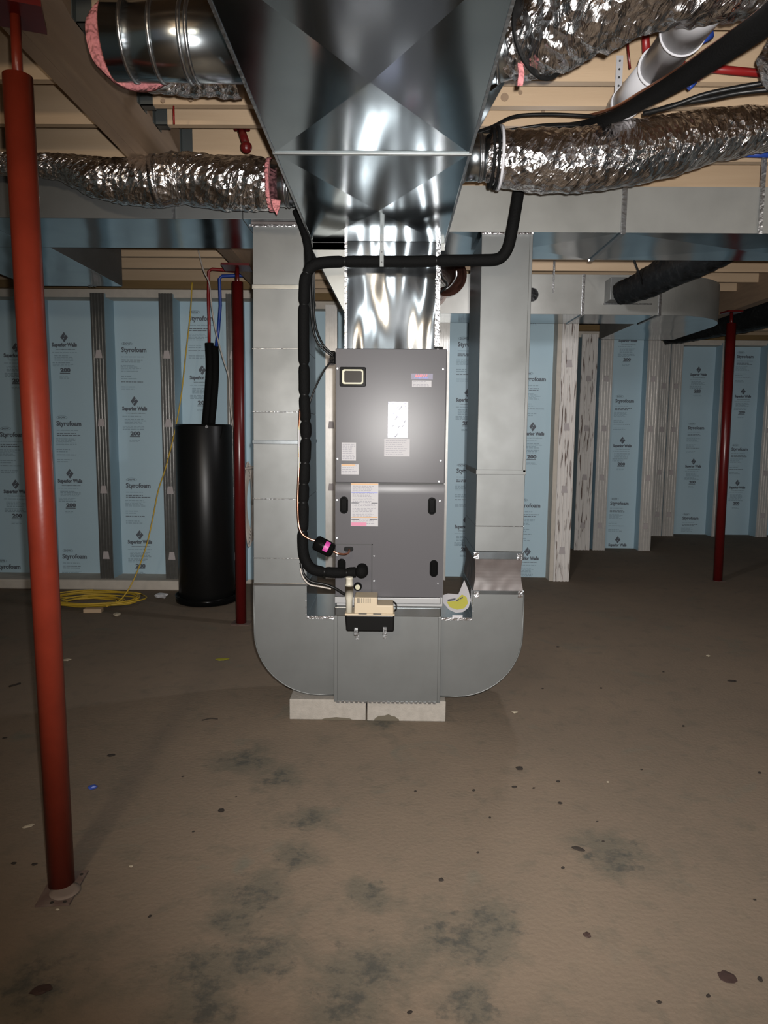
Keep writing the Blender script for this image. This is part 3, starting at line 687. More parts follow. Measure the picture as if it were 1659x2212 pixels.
# ------------------------------------------------------------------ top plenum and the supply trunk
TZ = 2.382; TX0, TX1 = -0.392, 0.245
sp = thing('supply_plenum', 'bright galvanized plenum standing on the grey cabinet, tapering up to the trunk', 'duct', (0, UY, Z1))
px0 = P(745, 700, UY).x; px1 = P(946, 700, UY).x; zf = P(845, 551, UY).z
b = MB(); b.box(px0, px1, UY + .004, UYB - .05, Z1, TZ - .001); b.build('plenum_box', 'galv_mirror', sp, .002)
zt_ = TZ
b = MB(); lw = P(743, 675, UY).z
b.poly([(px0, UY + .03, lw), (px0, UY + .03, zt_), (P(665, 515, UY).x, UY + .03, zt_)], (0, .35, 0)); b.build('flared_side', 'galv_light', sp)
b = MB(); b.box(TX0, TX1, UY + .03, UY + .034, TZ - .035, TZ - .001); b.build('mounting_flange', 'galv_light', sp)
zf = TZ - .002
for px, w_ in ((945, .022), (747, .012)):
    x = P(px, 680, UY).x; b = MB(); b.box(x - w_ / 2, x + w_ / 2, UY - .001, UY + .006, Z1, zf); tp = b.build('foil_tape_seam', 'tape', sp)
    if px > 800:
        for py in (603, 632, 660, 685, 720):
            q = P(942, py, UY); b = MB(); b.cyl((q.x, UY - .005, q.z), (q.x, UY, q.z), .005, 8); b.build('screw', 'zinc', tp)
b = MB(); b.box(P(938, 745, UY).x, P(957, 745, UY).x, UY - .004, UY + .004, Z1 + .001, Z1 + .012); b.build('seal_patch', 'rubber', sp)

tr = thing('supply_trunk_duct', 'big overhead galvanized trunk running from the plenum toward the viewer', 'duct', (0, 2.4, TZ))
secY = [3.56, 2.425, 1.42, 0.4, -0.6]
for i in range(4):
    ya, yb_ = secY[i], secY[i + 1]; xm_, ym_ = (TX0 + TX1) / 2 + .01, (ya + yb_) / 2
    b = MB(); z = TZ
    A, B_, C_, D = [Vector(p) for p in ((TX0, ya - .001, z), (TX1, ya - .001, z), (TX1, yb_ + .001, z), (TX0, yb_ + .001, z))]
    ctr = Vector((xm_, ym_, z - 0.014)); v = [b.bm.verts.new(p) for p in (A, B_, C_, D, ctr)]
    for k in range(4): b.bm.faces.new((v[k], v[(k + 1) % 4], v[4]))
    t_ = [b.bm.verts.new(Vector((p.x, p.y, TZ + 0.26))) for p in (A, B_, C_, D)]
    for k in range(4): b.bm.faces.new((v[(k + 1) % 4], v[k], t_[k], t_[(k + 1) % 4]))
    b.bm.faces.new(t_)
    b.build('trunk_section', 'galv_trunk', tr)
    b = MB(); b.box(TX0 - .006, TX1 + .006, yb_ - .008, yb_ + .008, TZ - .006, TZ + .004); b.build('drive_cleat', 'galv', tr, .002)
    b = MB(); b.box(TX0, TX1, yb_ + .008, yb_ + .011, TZ - .003, TZ + .004); b.build('cleat_gap', 'seam', tr)
b = MB(); b.box(TX0 - .004, TX1 + .004, 3.556, 3.572, TZ - .01, TZ + .24); b.build('end_cleat', 'zinc', tr)
for x in (TX0, TX1):
    b = MB(); b.box(x - .004, x + .004, -0.6, 3.56, TZ - .003, TZ + .004); b.build('edge_seam', 'zinc', tr)

# return trunk ducts (left and right), one run behind the plenum each side
LZ0 = P(270, 472, 3.5).z; LZ1 = LZ0 + 0.235
lt = thing('return_trunk_duct', 'flat galvanized return trunk crossing the ceiling at the left', 'duct', (-2, 3.5, LZ0))
xr_ = xt1 + .02
for a_, b_ in ((-4.4, -2.0), (-2.0, -0.72), (-0.72, xr_)):
    b = MB(); b.box(a_ + .001, b_ - .001, 3.5, 4.05, LZ0, LZ1); under(b.build('trunk_section', 'galv', lt, .002))
x = P(376, 455, 3.5).x; b = MB(); b.box(x - .008, x + .008, 3.488, 3.5, LZ0 - .004, LZ0 + .07); b.build('hanger_strap', 'zinc', lt)
# branch running back from it
bx1 = P(262, 600, 5.1).x; bx0 = P(60, 600, 5.1).x
b = MB(); b.box(bx0, bx1, 4.051, 5.12, LZ0, LZ0 + .31); under(b.build('branch_section', 'galv', lt, .002))
for k, px in enumerate((191, 197, 203)):
    q = P(px, 612, 5.1); b = MB(); b.box(q.x - .003, q.x + .003, 5.09, 5.13, LZ0 - .004, LZ0 + .02); b.build('hanger_strap', 'zinc', lt)
RZ0 = P(1240, 502, 3.6).z; RZ1 = RZ0 + 0.215
rt = thing('return_trunk_duct', 'flat galvanized return trunk crossing the ceiling at the right', 'duct', (1.5, 3.6, RZ0))
xs_ = P(1345, 503, 3.6).x; xr0 = P(962, 500, 3.6).x
for a_, b_ in ((xr0, xs_), (xs_, xs_ + 1.4), (xs_ + 1.4, 4.6)):
    b = MB(); A = [Vector(p) for p in ((a_ + .001, 3.6, RZ0), (b_ - .001, 3.6, RZ0), (b_ - .001, 4.15, RZ0), (a_ + .001, 4.15, RZ0))]
    v = [b.bm.verts.new(p) for p in A] + [b.bm.verts.new(((a_ + b_) / 2, 3.87, RZ0 - .012))]
    for k in range(4): b.bm.faces.new((v[k], v[(k + 1) % 4], v[4]))
    t_ = [b.bm.verts.new(Vector((p.x, p.y, RZ1))) for p in A]
    for k in range(4): b.bm.faces.new((v[(k + 1) % 4], v[k], t_[k], t_[(k + 1) % 4]))
    b.bm.faces.new(t_); under(b.build('trunk_section', 'galv_light', rt))
for x in (xs_,):
    b = MB(); b.box(x - .012, x + .012, 3.588, 4.16, RZ0 - .008, RZ1 + .004); b.build('drive_cleat', 'zinc', rt, .002)
x = P(1643, 450, 3.6).x; b = MB(); b.box(x - .010, x + .010, 3.588, 3.60, RZ0 - .004, RZ1 + .25); b.build('hanger_strap', 'zinc', rt)

# far trunk with the turning elbow
FY, FYB, FZ0, FZ1 = 6.10, 6.60, 2.465, 2.79
ft = thing('far_trunk_duct', 'lower galvanized trunk near the back wall, ending in a rounded elbow at the right', 'duct', (2, FY, FZ0))
fxa = P(930, 630, FY).x; fxs1 = P(1258, 675, FY).x; fxs2 = P(1424, 677, FY).x
for a_, b_ in ((fxa, fxs1), (fxs1, fxs2)):
    b = MB(); b.box(a_ + .001, b_ - .001, FY, FYB, FZ0, FZ1); under(b.build('trunk_section', 'galv_light', ft, .002))
for x in (fxs1, fxs2):
    b = MB(); b.box(x - .012, x + .012, FY - .008, FYB + .005, FZ0 - .008, FZ1 + .003); b.build('drive_cleat', 'zinc', ft, .002)
ri = .70; xe_ = fxs2 + .04; xout = xe_ + ri; xin = P(1371, 695, 6.6).x
pts = [(fxs2, FY, FZ0), (xe_, FY, FZ0)]
for k in range(1, 41):
    an = R(90 * k / 40); pts.append((xe_ + math.sin(an) * ri, FY + ri - math.cos(an) * ri, FZ0))
pts += [(xout, 7.7, FZ0), (xin, 7.7, FZ0), (xin, FYB, FZ0), (fxs2, FYB, FZ0)]
b = MB(); b.poly(pts, (0, 0, FZ1 - FZ0)); lab(under(b.build('turning_elbow', 'galv_light', ft, .002)), 'rounded galvanized elbow')
b = MB(); q = P(1305, 655, FY); q2 = P(1345, 608, FY); b.box(q.x, q2.x, FY - .16, FY, q.z, q2.z); b.build('takeoff_box', 'galv', ft, .003)
b = MB(); b.box(q.x - .01, q2.x + .25, FY - .012, FY, q.z - .012, q.z); b.build('takeoff_flange', 'zinc', ft)
b = MB(); q = P(1196, 600, FY); b.box(q.x - .008, q.x + .008, FY - .006, FY, q.z - .12, q.z + .3); b.build('hanger_strap', 'zinc', ft)
b = MB(); q = P(1148, 637, FY); b.cyl((q.x, FY - .02, q.z), (q.x, FY, q.z), .055, 24); b.build('round_knockout', 'black_flex', ft)

# reddish round stub behind the plenum
t = thing('round_duct_stub', 'reddish round duct stub hanging behind the plenum, under the black line', 'duct', P(960, 600, 4.6))
b = MB(); b.tube(smooth_path([P(935, 632, 6.09), P(945, 582, 4.9), P(968, 598, 4.55)], 8), [.12] * 17, 32, cap=False); b.build('stub_wall', 'copper_dull', t)
b = MB(); b.tube(smooth_path(path([(985, 585, 4.5), (984, 600, 4.5), (970, 620, 4.5), (945, 632, 4.5)]), 6), .006, 8); b.build('bright_rim', 'zinc', t)
b = MB(); b.tube(smooth_path(path([(950, 575, 4.45), (955, 600, 4.45), (966, 616, 4.45), (948, 634, 4.45)]), 6), .007, 8); b.build('tie_band', 'rubber', t)
t = thing('red_thermostat_wire', 'thin red wire running down beside the right edge of the plenum', 'wire', P(944, 700, 4.1))
b = MB(); b.tube(smooth_path(path([(941, 565, 4.0), (941, 610, 4.0), (941, 660, 4.0), (944, 700, 4.0), (948, 757, 4.0)]), 6), .0045, 8); b.build('wire', 'red_pex', t)
for px, py in ((943, 673), (948, 716)):
    q = P(px, py, 4.09); b = MB(); b.box(q.x - .008, q.x + .008, q.y - .008, q.y + .008, q.z - .006, q.z + .006); b.build('clip', 'rubber', t)

# ------------------------------------------------------------------ flexible ducts
def flex(name, label, pts, rads, m='foil', amp=0.007, group=None, seed=0, sub=30, n=64, squash=1.0, cat='flexible duct'):
    pp = smooth_path(path(pts), sub); rr_ = lerp_list(rads, sub)
    t = thing(name, label, cat, pp[0], group)
    def d(l, an, r):
        p = Vector((math.cos(an) * 1.3, math.sin(an) * 1.3, l * 9 + seed * 7))
        q = Vector((math.cos(an) * 2.2, math.sin(an) * 2.2, l * 22 + seed * 3))
        h = math.sin(l * 2 * math.pi / 0.045 + an) * 0.0016
        wr = abs(noise.noise(q)) * -amp * 1.4 + noise.noise(p) * amp * 0.9
        sp_ = abs(math.sin((l * 26 + an * 2.2 + noise.noise(p) * 1.6))) ** 3 * -amp * 0.5
        return r + h + wr + sp_
    b = MB(); b.tube(pp, rr_, n, True, m == 'foil', d, squash)
    j = b.build('jacket', m, t)
    return t, pp, rr_
def ring(par, c, axis, r, w_, m, nm, th=.004):
    c = Vector(c); axis = Vector(axis).normalized(); b = MB(); b.tube([c - axis * w_ / 2, c + axis * w_ / 2], r + th, 40); return b.build(nm, m, par)
def collar(label, p0, p1, r, beads=(0.3, 0.6), flare=True):
    p0, p1 = Vector(p0), Vector(p1); t = thing('duct_collar', label, 'duct collar', p0)
    b = MB(); b.tube([p0, p1], r, 40); o = b.build('collar_pipe', 'galv_shiny', t); ax = (p1 - p0).normalized()
    for f in beads:
        c = p0 + (p1 - p0) * f; b = MB(); b.tube([c - ax * .006, c - ax * .002, c + ax * .002, c + ax * .006], [r, r + .004, r + .004, r], 40); b.build('bead', 'zinc', o)
    return t
TR1 = TX1 + .005; TR0 = TX0 - .005
# right lower
c_s = P(985, 340, 2.9); c_e = P(1062, 340, 2.9); zc_ = c_s.z
collar('short galvanized collar on the trunk feeding the right lower foil duct', (TR1, 2.9, zc_ - .005), (c_e.x, 2.9, zc_), .083, (0.15, 0.62, 0.68))
t, pp, rr_ = flex('foil_flexible_duct', 'silver foil duct sweeping across the right above the return trunk', [(1058, 338, 2.9), (1140, 347, 2.88), (1230, 348, 2.88), (1320, 338, 2.9), (1430, 318, 3.0), (1550, 292, 3.12), (1680, 272, 3.25), (1820, 258, 3.4)], [.098, .116, .119, .120, .119, .105, .098, .095], seed=1)
ax = Vector((1, 0, 0))
for px, m_ in ((1061, 'rubber'), (1071, 'rubber'), (1079, 'pvc')): ring(t, P(px, 342, 2.9), ax, .104 + (px - 1061) * .0005, .010, m_, 'tie_band', .004)
# left lower
c_s = P(618, 402, 3.15)
collar('short galvanized collar on the trunk feeding the left lower foil duct', (TR0, 3.15, c_s.z), (P(585, 400, 3.15).x, 3.15, c_s.z), .083, (0.4, 0.5))
t, pp, rr_ = flex('foil_flexible_duct', 'silver foil duct at the left running from the trunk behind the near red post', [(592, 400, 3.15), (540, 397, 3.17), (470, 396, 3.2), (400, 386, 3.25), (340, 392, 3.25), (270, 392, 3.27), (200, 382, 3.28), (130, 362, 3.33), (50, 356, 3.36), (-60, 354, 3.38)], [.100, .113, .112, .112, .108, .100, .088, .060, .050, .048], seed=2)
ring(t, P(585, 400, 3.15), (1, 0, 0), .10, .016, 'pink', 'insulation_edge', .006)
b = MB(); b.poly([P(586, 430, 3.03), P(606, 432, 3.03), P(603, 450, 3.02), P(598, 464, 3.02), P(590, 450, 3.02)], (0, .01, 0)); b.build('insulation_tuft', 'pink', t)
ring(t, P(342, 391, 3.25), (1, 0.0, 0.05), .106, .03, 'tape', 'tape_wrap', .004)
# left upper
c_s = P(470, 86, 2.07)
collar('wide galvanized pipe leaving the trunk at the upper left, three bright beads', (TR0, 2.07, c_s.z - .005), (P(243, 84, 2.07).x, 2.07, c_s.z + .0), .101, (0.02, 0.40, 0.45, 0.66, 0.86))
t, pp, rr_ = flex('foil_flexible_duct', 'silver foil duct with a pink insulation edge behind the upper left pipe', [(296, 98, 2.20), (300, 100, 2.30), (350, 118, 2.42), (430, 125, 2.46), (520, 130, 2.46)], [.108, .116, .116, .114, .112], seed=3)
b = MB(); c = P(292, 97, 2.19)
dirv = Vector((.35, -1, .05)).normalized(); b.tube([c, c + dirv * .02, c + dirv * .03], [.132, .132, .118], 48, dfun=lambda l, a, r: r + .006 * noise.noise(Vector((math.cos(a) * 3, math.sin(a) * 3, l * 20)))); b.build('insulation_edge', 'pink', t)
# right upper
c_s = P(1062, 95, 2.2)
collar('galvanized collar on the trunk feeding the upper right foil duct', (TR1, 2.2, P(1085, 98, 2.2).z - .02), P(1122, 94, 2.18), .086, (0.35, 0.8))
t, pp, rr_ = flex('foil_flexible_duct', 'silver foil duct rising to the upper right, tied with a black strap', [(1112, 96, 2.18), (1150, 84, 2.14), (1215, 48, 2.06), (1300, 0, 1.98), (1400, -40, 1.94), (1520, -60, 1.95), (1660, -70, 2.0), (1780, -80, 2.05)], [.092, .108, .118, .120, .120, .118, .118, .118], seed=4, amp=.014)
ring(t, P(1168, 74, 2.12), P(1215, 48, 2.06) - P(1150, 84, 2.14), .112, .008, 'rubber', 'tie_band', .005)
b = MB(); b.poly([P(1117, 128, 2.1), P(1128, 130, 2.1), (P(1133, 158, 2.1)), P(1130, 182, 2.1), P(1118, 183, 2.1), P(1121, 155, 2.1)], (0, .012, 0)); b.build('insulation_tuft', 'pink', t)
b = MB(); b.poly([(TX1, 2.35, TZ + .01), (P(1098, 165, 2.3).x, 2.3, P(1098, 165, 2.3).z), (P(1062, 196, 2.3).x, 2.3, P(1062, 196, 2.3).z), (P(1045, 199, 2.3).x, 2.3, P(1045, 199, 2.3).z), (TX1, 2.3, TZ + .005)], (0, .1, .12)); b.build('takeoff_boot', 'galv_shiny', tr)
# right edge foil end
t, pp, rr_ = flex('foil_flexible_duct', 'foil duct end poking in at the right edge behind the black line', [(1668, 98, 2.3), (1700, 115, 2.28), (1780, 150, 2.25), (1900, 190, 2.2)], [.06, .095, .105, .105], seed=6, amp=.014)
# black flexes
t, pp, rr_ = flex('black_flexible_duct', 'black flexible duct rising from the far trunk to the ceiling', [(1340, 634, 5.92), (1385, 618, 5.75), (1440, 590, 5.5), (1500, 563, 5.2), (1570, 530, 4.9)], [.095, .115, .125, .125, .12], 'black_flex', .008, seed=7, sub=14, n=40)
b = MB(); a_, c_ = P(1369, 560, 5.5), P(1390, 618, 5.6); b.tube([a_, c_], .008, 6); b.build('hanger_strap', 'rubber', t)
t, pp, rr_ = flex('black_flexible_duct', 'thick black flexible duct behind the far red post at the right edge', [(1436, 726, 8.6), (1500, 712, 8.4), (1560, 694, 8.1), (1620, 678, 7.8), (1720, 650, 7.4)], [.10, .13, .17, .19, .2], 'black_flex', .008, seed=8, sub=14, n=40)

# ------------------------------------------------------------------ insulated refrigerant line and friends
def tied_tube(pp, r, ties, n=18, pinch=.74):
    out = []; L_ = [0]
    for i in range(1, len(pp)): L_.append(L_[-1] + (pp[i] - pp[i - 1]).length)
    tl = []
    for tp in ties:
        k = min(range(len(pp)), key=lambda i: (pp[i] - tp).length); tl.append(L_[k])
    for i in range(len(pp)):
        d_ = min([abs(L_[i] - t_) for t_ in tl] + [9]); f = pinch + (1 - pinch) * min(1, (d_ / .02)) ** .5
        out.append(r * f)
    return out
LY = 3.42
sl = thing('insulated_suction_line', 'thick black foam-wrapped line bending around the left and over the plenum, tied in segments', 'pipe', P(655, 900, LY))
main = path([(1122, 400, 3.3), (1116, 440, 3.3), (1107, 492, 3.3), (1097, 535, 3.32), (1078, 558, 3.34), (1040, 562, 3.36), (960, 563, 3.38), (900, 565, 3.4), (826, 565, 3.4), (760, 565, 3.4), (700, 567, 3.4), (672, 577, 3.4), (660, 600, 3.4), (657, 640, 3.4), (656, 720, 3.42), (657, 800, 3.42), (658, 870, 3.42), (661, 930, 3.42), (659, 1000, 3.42), (656, 1060, 3.42), (655, 1120, 3.42), (654, 1170, 3.42), (658, 1205, 3.42), (675, 1229, 3.42), (710, 1236, 3.42), (745, 1237, 3.43), (768, 1236, 3.44)])
mp_ = smooth_path(main, 12)
ties = path([(945, 563, 3.38), (745, 566, 3.4), (664, 592, 3.4), (657, 655, 3.42), (657, 785, 3.42), (657, 855, 3.42), (660, 912, 3.42), (661, 950, 3.42), (659, 998, 3.42), (656, 1044, 3.42), (655, 1087, 3.42), (654, 1145, 3.42), (700, 1236, 3.42), (748, 1237, 3.43)])
b = MB(); b.tube(mp_, tied_tube(mp_, .0265, ties), 20); b.build('foam_sleeve', 'black_foam', sl)
for q in ties:
    k = min(range(1, len(mp_) - 1), key=lambda i: (mp_[i] - q).length); ax = (mp_[k + 1] - mp_[k - 1]).normalized()
    b = MB(); b.tube([mp_[k] - ax * .003, mp_[k] + ax * .003], .0205, 14); b.build('cable_tie', 'cable', sl)
q = P(781, 1235, 3.42); b = MB()
bmesh.ops.create_uvsphere(b.bm, u_segments=20, v_segments=14, radius=.033, matrix=Matrix.Translation(q)); b.cyl(q, (q.x, YF, q.z), .03, 20)
for f in b.bm.faces: f.smooth = True
b.build('foam_elbow', 'black_foam', sl)
b = MB(); b.tube(smooth_path(path([(640, 455, 3.47), (660, 510, 3.45), (668, 560, 3.43), (664, 600, 3.42)]), 8), .02, 12); b.build('second_sleeve', 'black_foam', sl)
b = MB(); b.poly([P(668, 525, 3.47), P(688, 572, 3.45), P(660, 580, 3.45), P(655, 520, 3.47)], (0, .02, 0)); b.build('sleeve_wrap', 'black_foam', sl)
# strap holding it
t = thing('metal_hanger_strap', 'narrow perforated metal strap holding the black line in front of the plenum', 'strap', P(826, 575, 3.37))
a_, c_ = P(826, 484, 3.47), P(826, 576, 3.365); b = MB(); b.hexa([(a_.x - .009, c_.y, c_.z), (a_.x + .009, c_.y, c_.z), (a_.x - .009, c_.y + .002, c_.z), (a_.x + .009, c_.y + .002, c_.z), (a_.x - .009, c_.y, TZ - .004), (a_.x + .009, c_.y, TZ - .004), (a_.x - .009, c_.y + .002, TZ - .004), (a_.x + .009, c_.y + .002, TZ - .004)])
st = b.build('strap', 'galv', t)
for k in range(5):
    z = c_.z + .02 + k * .045; b = MB(); b.cyl((a_.x, c_.y - .0015, z), (a_.x, c_.y + .001, z), .003, 8); b.build('strap_hole', 'seam', st)
# copper liquid line + filter drier
ll = thing('copper_liquid_line', 'thin bare copper tube down the left of the black line to the filter drier', 'pipe', P(648, 1000, 3.39))
b = MB(); b.tube(smooth_path(path([(648, 885, 3.41), (646, 930, 3.39), (646, 1000, 3.39), (643, 1080, 3.39), (645, 1130, 3.39), (652, 1152, 3.385), (666, 1163, 3.38), (684, 1169, 3.38)]), 8), .0055, 10); b.build('copper_tube', 'copper', ll)
b = MB(); b.tube(smooth_path(path([(718, 1190, 3.38), (732, 1196, 3.38), (747, 1197, 3.4), (754, 1192, 3.44), (754, 1186, 3.49)]), 8), .0055, 10); b.build('copper_tube', 'copper', ll)
fd = thing('filter_drier', 'black cylindrical filter drier with a magenta sticker beside the cabinet', 'filter', P(700, 1180, 3.38))
a_, c_ = P(679, 1170, 3.38), P(721, 1191, 3.38); ax = (c_ - a_); ln_ = ax.length; u_ = ax.normalized()
b = MB(); b.tube([a_, a_ + u_ * .004, a_ + u_ * .014, c_ - u_ * .014, c_ - u_ * .004, c_], [.014, .03, .037, .037, .03, .014], 28); b.build('drier_body', 'black_plastic', fd)
b = MB(); m0 = a_ + u_ * (ln_ * .50); m1 = a_ + u_ * (ln_ * .72)
up_ = Vector((-.25, -1, .55)); up_ = (up_ - u_ * up_.dot(u_)).normalized(); sd_ = u_.cross(up_)
pv_ = None
for k in range(7):
    an = R(-42 + 14 * k); d_ = up_ * math.cos(an) + sd_ * math.sin(an); cur = [b.bm.verts.new(m0 + d_ * .0378), b.bm.verts.new(m1 + d_ * .0378)]
    if pv_: b.bm.faces.new((pv_[0], pv_[1], cur[1], cur[0]))
    pv_ = cur
b.build('drier_sticker', 'magenta', fd)
# control cables
def cable(label, pts, r, m='cable', name='control_cable', cat='cable', group=None, sub=8):
    pp = smooth_path(path(pts), sub); b = MB(); b.tube(pp, r, 8); o = b.build(name, m); tag(o, label, cat, group); return o
cable('left of the two black cables dropping from the trunk into the cabinet gland', [(669, 590, 3.46), (671, 650, 3.47), (676, 710, 3.47), (690, 745, 3.47), (720, 770, 3.48)], .0058)
cable('right of the two black cables dropping from the trunk into the cabinet gland', [(674, 590, 3.46), (676, 640, 3.47), (682, 705, 3.47), (698, 745, 3.46), (720, 766, 3.47)], .0058)
cable('single thin black cable looping from the cabinet gland down to the insulated line', [(720, 776, 3.48), (702, 797, 3.46), (685, 830, 3.44), (672, 860, 3.43), (666, 885, 3.43)], .0045)
cable('black drain cable sagging under the insulated line toward the pump', [(650, 1215, 3.44), (656, 1240, 3.43), (672, 1256, 3.42), (700, 1262, 3.42), (722, 1270, 3.42), (745, 1284, 3.4)], .007)
cable('thin clear tube beside the sagging black drain cable', [(649, 1228, 3.42), (654, 1246, 3.41), (668, 1262, 3.4), (690, 1267, 3.4), (715, 1272, 3.4)], .004, 'white_wire', 'drain_tube', 'tube')

# overhead insulated line at the upper right and its cables
ov = thing('insulated_overhead_line', 'long black insulated line slanting down from the upper right corner', 'pipe', P(1500, 150, 2.2))
pp = smooth_path(path([(1720, -20, 1.72), (1655, 45, 1.85), (1560, 112, 2.05), (1480, 165, 2.25), (1400, 212, 2.5), (1330, 250, 2.75), (1260, 268, 2.95), (1180, 276, 3.1)]), 10)
b = MB(); b.tube(pp, lerp_list([.033, .033, .031, .029, .026, .022, .014, .010], 10), 18); b.build('foam_sleeve', 'black_foam', ov)
b = MB(); b.tube([p + Vector((-.012, 0, .026)) for p in pp[:60]], .006, 8); b.build('copper_tube', 'copper', ov)
cable('upper thin black cable arching from the trunk to the overhead line', [(1012, 290, 3.2), (1060, 275, 3.1), (1110, 252, 3.0), (1180, 247, 2.95), (1260, 250, 2.9), (1310, 255, 2.85)], .007, name='overhead_cable')
cable('lower thin black cable hugging the trunk beside the overhead line', [(1012, 284, 3.2), (1090, 282, 3.1), (1180, 270, 3.05), (1290, 268, 2.9)], .007, name='overhead_cable')
cable('upper of the two black cables leaving the overhead line toward the right edge', [(1390, 245, 2.6), (1450, 230, 2.55), (1520, 205, 2.5), (1600, 188, 2.45), (1700, 172, 2.4)], .0085, name='overhead_cable')
cable('lower of the two black cables leaving the overhead line toward the right edge', [(1400, 245, 2.6), (1460, 226, 2.55), (1530, 214, 2.5), (1600, 200, 2.45), (1700, 190, 2.4)], .0085, name='overhead_cable')

# white PVC
pv_t = thing('white_drain_pipe', 'thick white plastic pipe with couplings under the joists at the upper right', 'pipe', P(1480, 60, 2.2))
A_ = P(1575, -60, 1.95); B_ = P(1475, 68, 2.25); C_ = P(1420, 145, 2.5); D_ = P(1352, 222, 2.85); E_ = P(1330, 262, 3.15)
def seg(a_, c_, r, nm, m='pvc'):
    b = MB(); b.tube([a_, c_], r, 32); return b.build(nm, m, pv_t)
seg(A_, C_, .057, 'pipe_length'); seg(C_, D_ + (D_ - C_) * .2, .0545, 'pipe_length'); seg(D_, E_, .052, 'pipe_length')
dv = (B_ - A_).normalized()
seg(A_, B_, .0655, 'coupling'); seg(B_ - dv * .004, B_ + dv * .004, .0695, 'coupling_rim')
dv = (C_ - B_).normalized(); seg(C_ - dv * .006, C_ + dv * .004, .064, 'coupling_rim')
dv = (D_ - C_).normalized(); seg(D_ - dv * .02, D_ + dv * .02, .058, 'coupling')
t = thing('pipe_hanger_strap', 'white perforated strap hanging from a joist around the thick white pipe', 'strap', P(1338, 200, 2.8))
a_, c_ = P(1340, 110, 2.93), P(1334, 222, 2.86); b = MB(); b.hexa([(c_.x - .013, c_.y, c_.z), (c_.x + .013, c_.y, c_.z), (c_.x - .013, c_.y + .003, c_.z), (c_.x + .013, c_.y + .003, c_.z), (a_.x - .013, a_.y, a_.z), (a_.x + .013, a_.y, a_.z), (a_.x - .013, a_.y + .003, a_.z), (a_.x + .013, a_.y + .003, a_.z)])
o = b.build('strap', 'pvc', t)
for k in range(5):
    q = a_.lerp(c_, .2 + .16 * k); b = MB(); b.cyl(q + Vector((0, -.003, 0)), q + Vector((0, .002, 0)), .004, 8); b.build('strap_hole', 'seam', o)
b = MB(); b.tube([P(1334, 220, 2.85), P(1339, 236, 2.83), P(1350, 247, 2.82)], .012, 8); b.build('strap_bend', 'pvc', t)
b = MB(); b.cyl(P(1334, 292, 3.0), P(1352, 268, 3.02), .03, 20); tag(b.build('white_pipe_stub', 'pvc'), 'short white plastic stub between the black line and the right foil duct', 'pipe')

# water pipes
def rod(label, pts, r, m, name='water_pipe', cat='water pipe', n=12):
    b = MB(); b.tube(path(pts), r, n); return tag(b.build(name, m), label, cat)
rod('red water pipe running level behind the black line at the upper right', [(1464, 141, 2.75), (1700, 164, 2.75)], .014, 'red_pex')
rod('short upright red pipe at the joist left of the thick white pipe', [(1393, 50, 2.75), (1396, 112, 2.75)], .014, 'red_pex')
rod('thin dark red wire hanging below the upper right foil duct', [(1355, 72, 2.7), (1357, 110, 2.7), (1361, 148, 2.7)], .004, 'dark_red', 'hanging_wire', 'wire')
rod('short blue pipe end beside the coupling of the thick white pipe', [(1505, 88, 2.4), (1535, 72, 2.4)], .018, 'blue_pex')
rod('small blue pipe tip hanging under the black line', [(1487, 190, 2.6), (1502, 176, 2.6)], .009, 'blue_pex')
rod('small pale red-tipped pipe bend hanging under the black line', [(1502, 176, 2.6), (1510, 163, 2.62), (1516, 171, 2.62)], .008, 'pink', 'pipe_bend')
rod('blue water pipe at the right edge below the long foil duct', [(1588, 333, 3.5), (1720, 337, 3.5)], .012, 'blue_pex')
rod('thin red line on the joist face above the left foil duct', [(375, 229, 3.13), (376, 268, 3.13)], .004, 'red_pex', 'red_wire', 'wire')
t = thing('joist_pipe_stub', 'short dark red capped pipe hanging from a joist left of the trunk', 'pipe', P(530, 300, 3.35))
b = MB(); b.tube(path([(520, 277, 3.4), (532, 312, 3.35)]), .018, 16); b.build('stub_pipe', 'dark_red', t)
b = MB(); q = P(532, 318, 3.33); bmesh.ops.create_uvsphere(b.bm, u_segments=16, v_segments=10, radius=.026, matrix=Matrix.Translation(q)); b.build('stub_cap', 'dark_red', t)
b = MB(); q = P(522, 277, 3.4); b.box(q.x - .035, q.x + .035, q.y - .02, q.y + .02, q.z - .004, q.z + .004); b.build('stub_plate', 'dark_red', t)
for (px, py, y, r_) in ((1090, 210, 3.134, .017), (1124, 200, 3.134, .009), (1045, 242, 3.329, .008), (1173, 241, 3.329, .009), (352, 217, 2.923, .008), (412, 212, 2.923, .012)):
    q = P(px, py, y); b = MB(); b.cyl((q.x, y - .0012, q.z), (q.x, y + .002, q.z), r_, 14); b.build('wood_knot', 'wood_beam', ceiling)

# ------------------------------------------------------------------ steel posts
def post(label, base, topt, innert, platept, r, m, platem, rot=20, ps=.075):
    B0 = PZ(*base); Y = B0.y; T = P(*topt, Y); I = P(*innert, Y); 
    t = thing('steel_post', label, 'post', B0)
    ztop = 2.663
    T.z = min(T.z, 2.55)
    b = MB(); b.tube([B0 + Vector((0, 0, .006)), T], r, 40); tube = b.build('post_tube', m, t)
    b = MB(); dv = (T - B0).normalized(); b.tube([T - dv * .05, Vector((I.x, Y, ztop - .012))], r * .36, 16); b.build('adjusting_screw', m, t)
    b = MB(); b.box(I.x - ps, I.x + ps, Y - ps, Y + ps, ztop - .016, ztop, Matrix.Rotation(R(rot), 3, 'Z')); b.build('top_plate', 'dark_red', t)
    return t, B0, Y
t, B0, Y = post('near bright red steel post at the left, reaching floor to ceiling', (133, 1912), (38, 165), (34, 60), (40, 55), .0405, 'red_paint', 'dark_red')
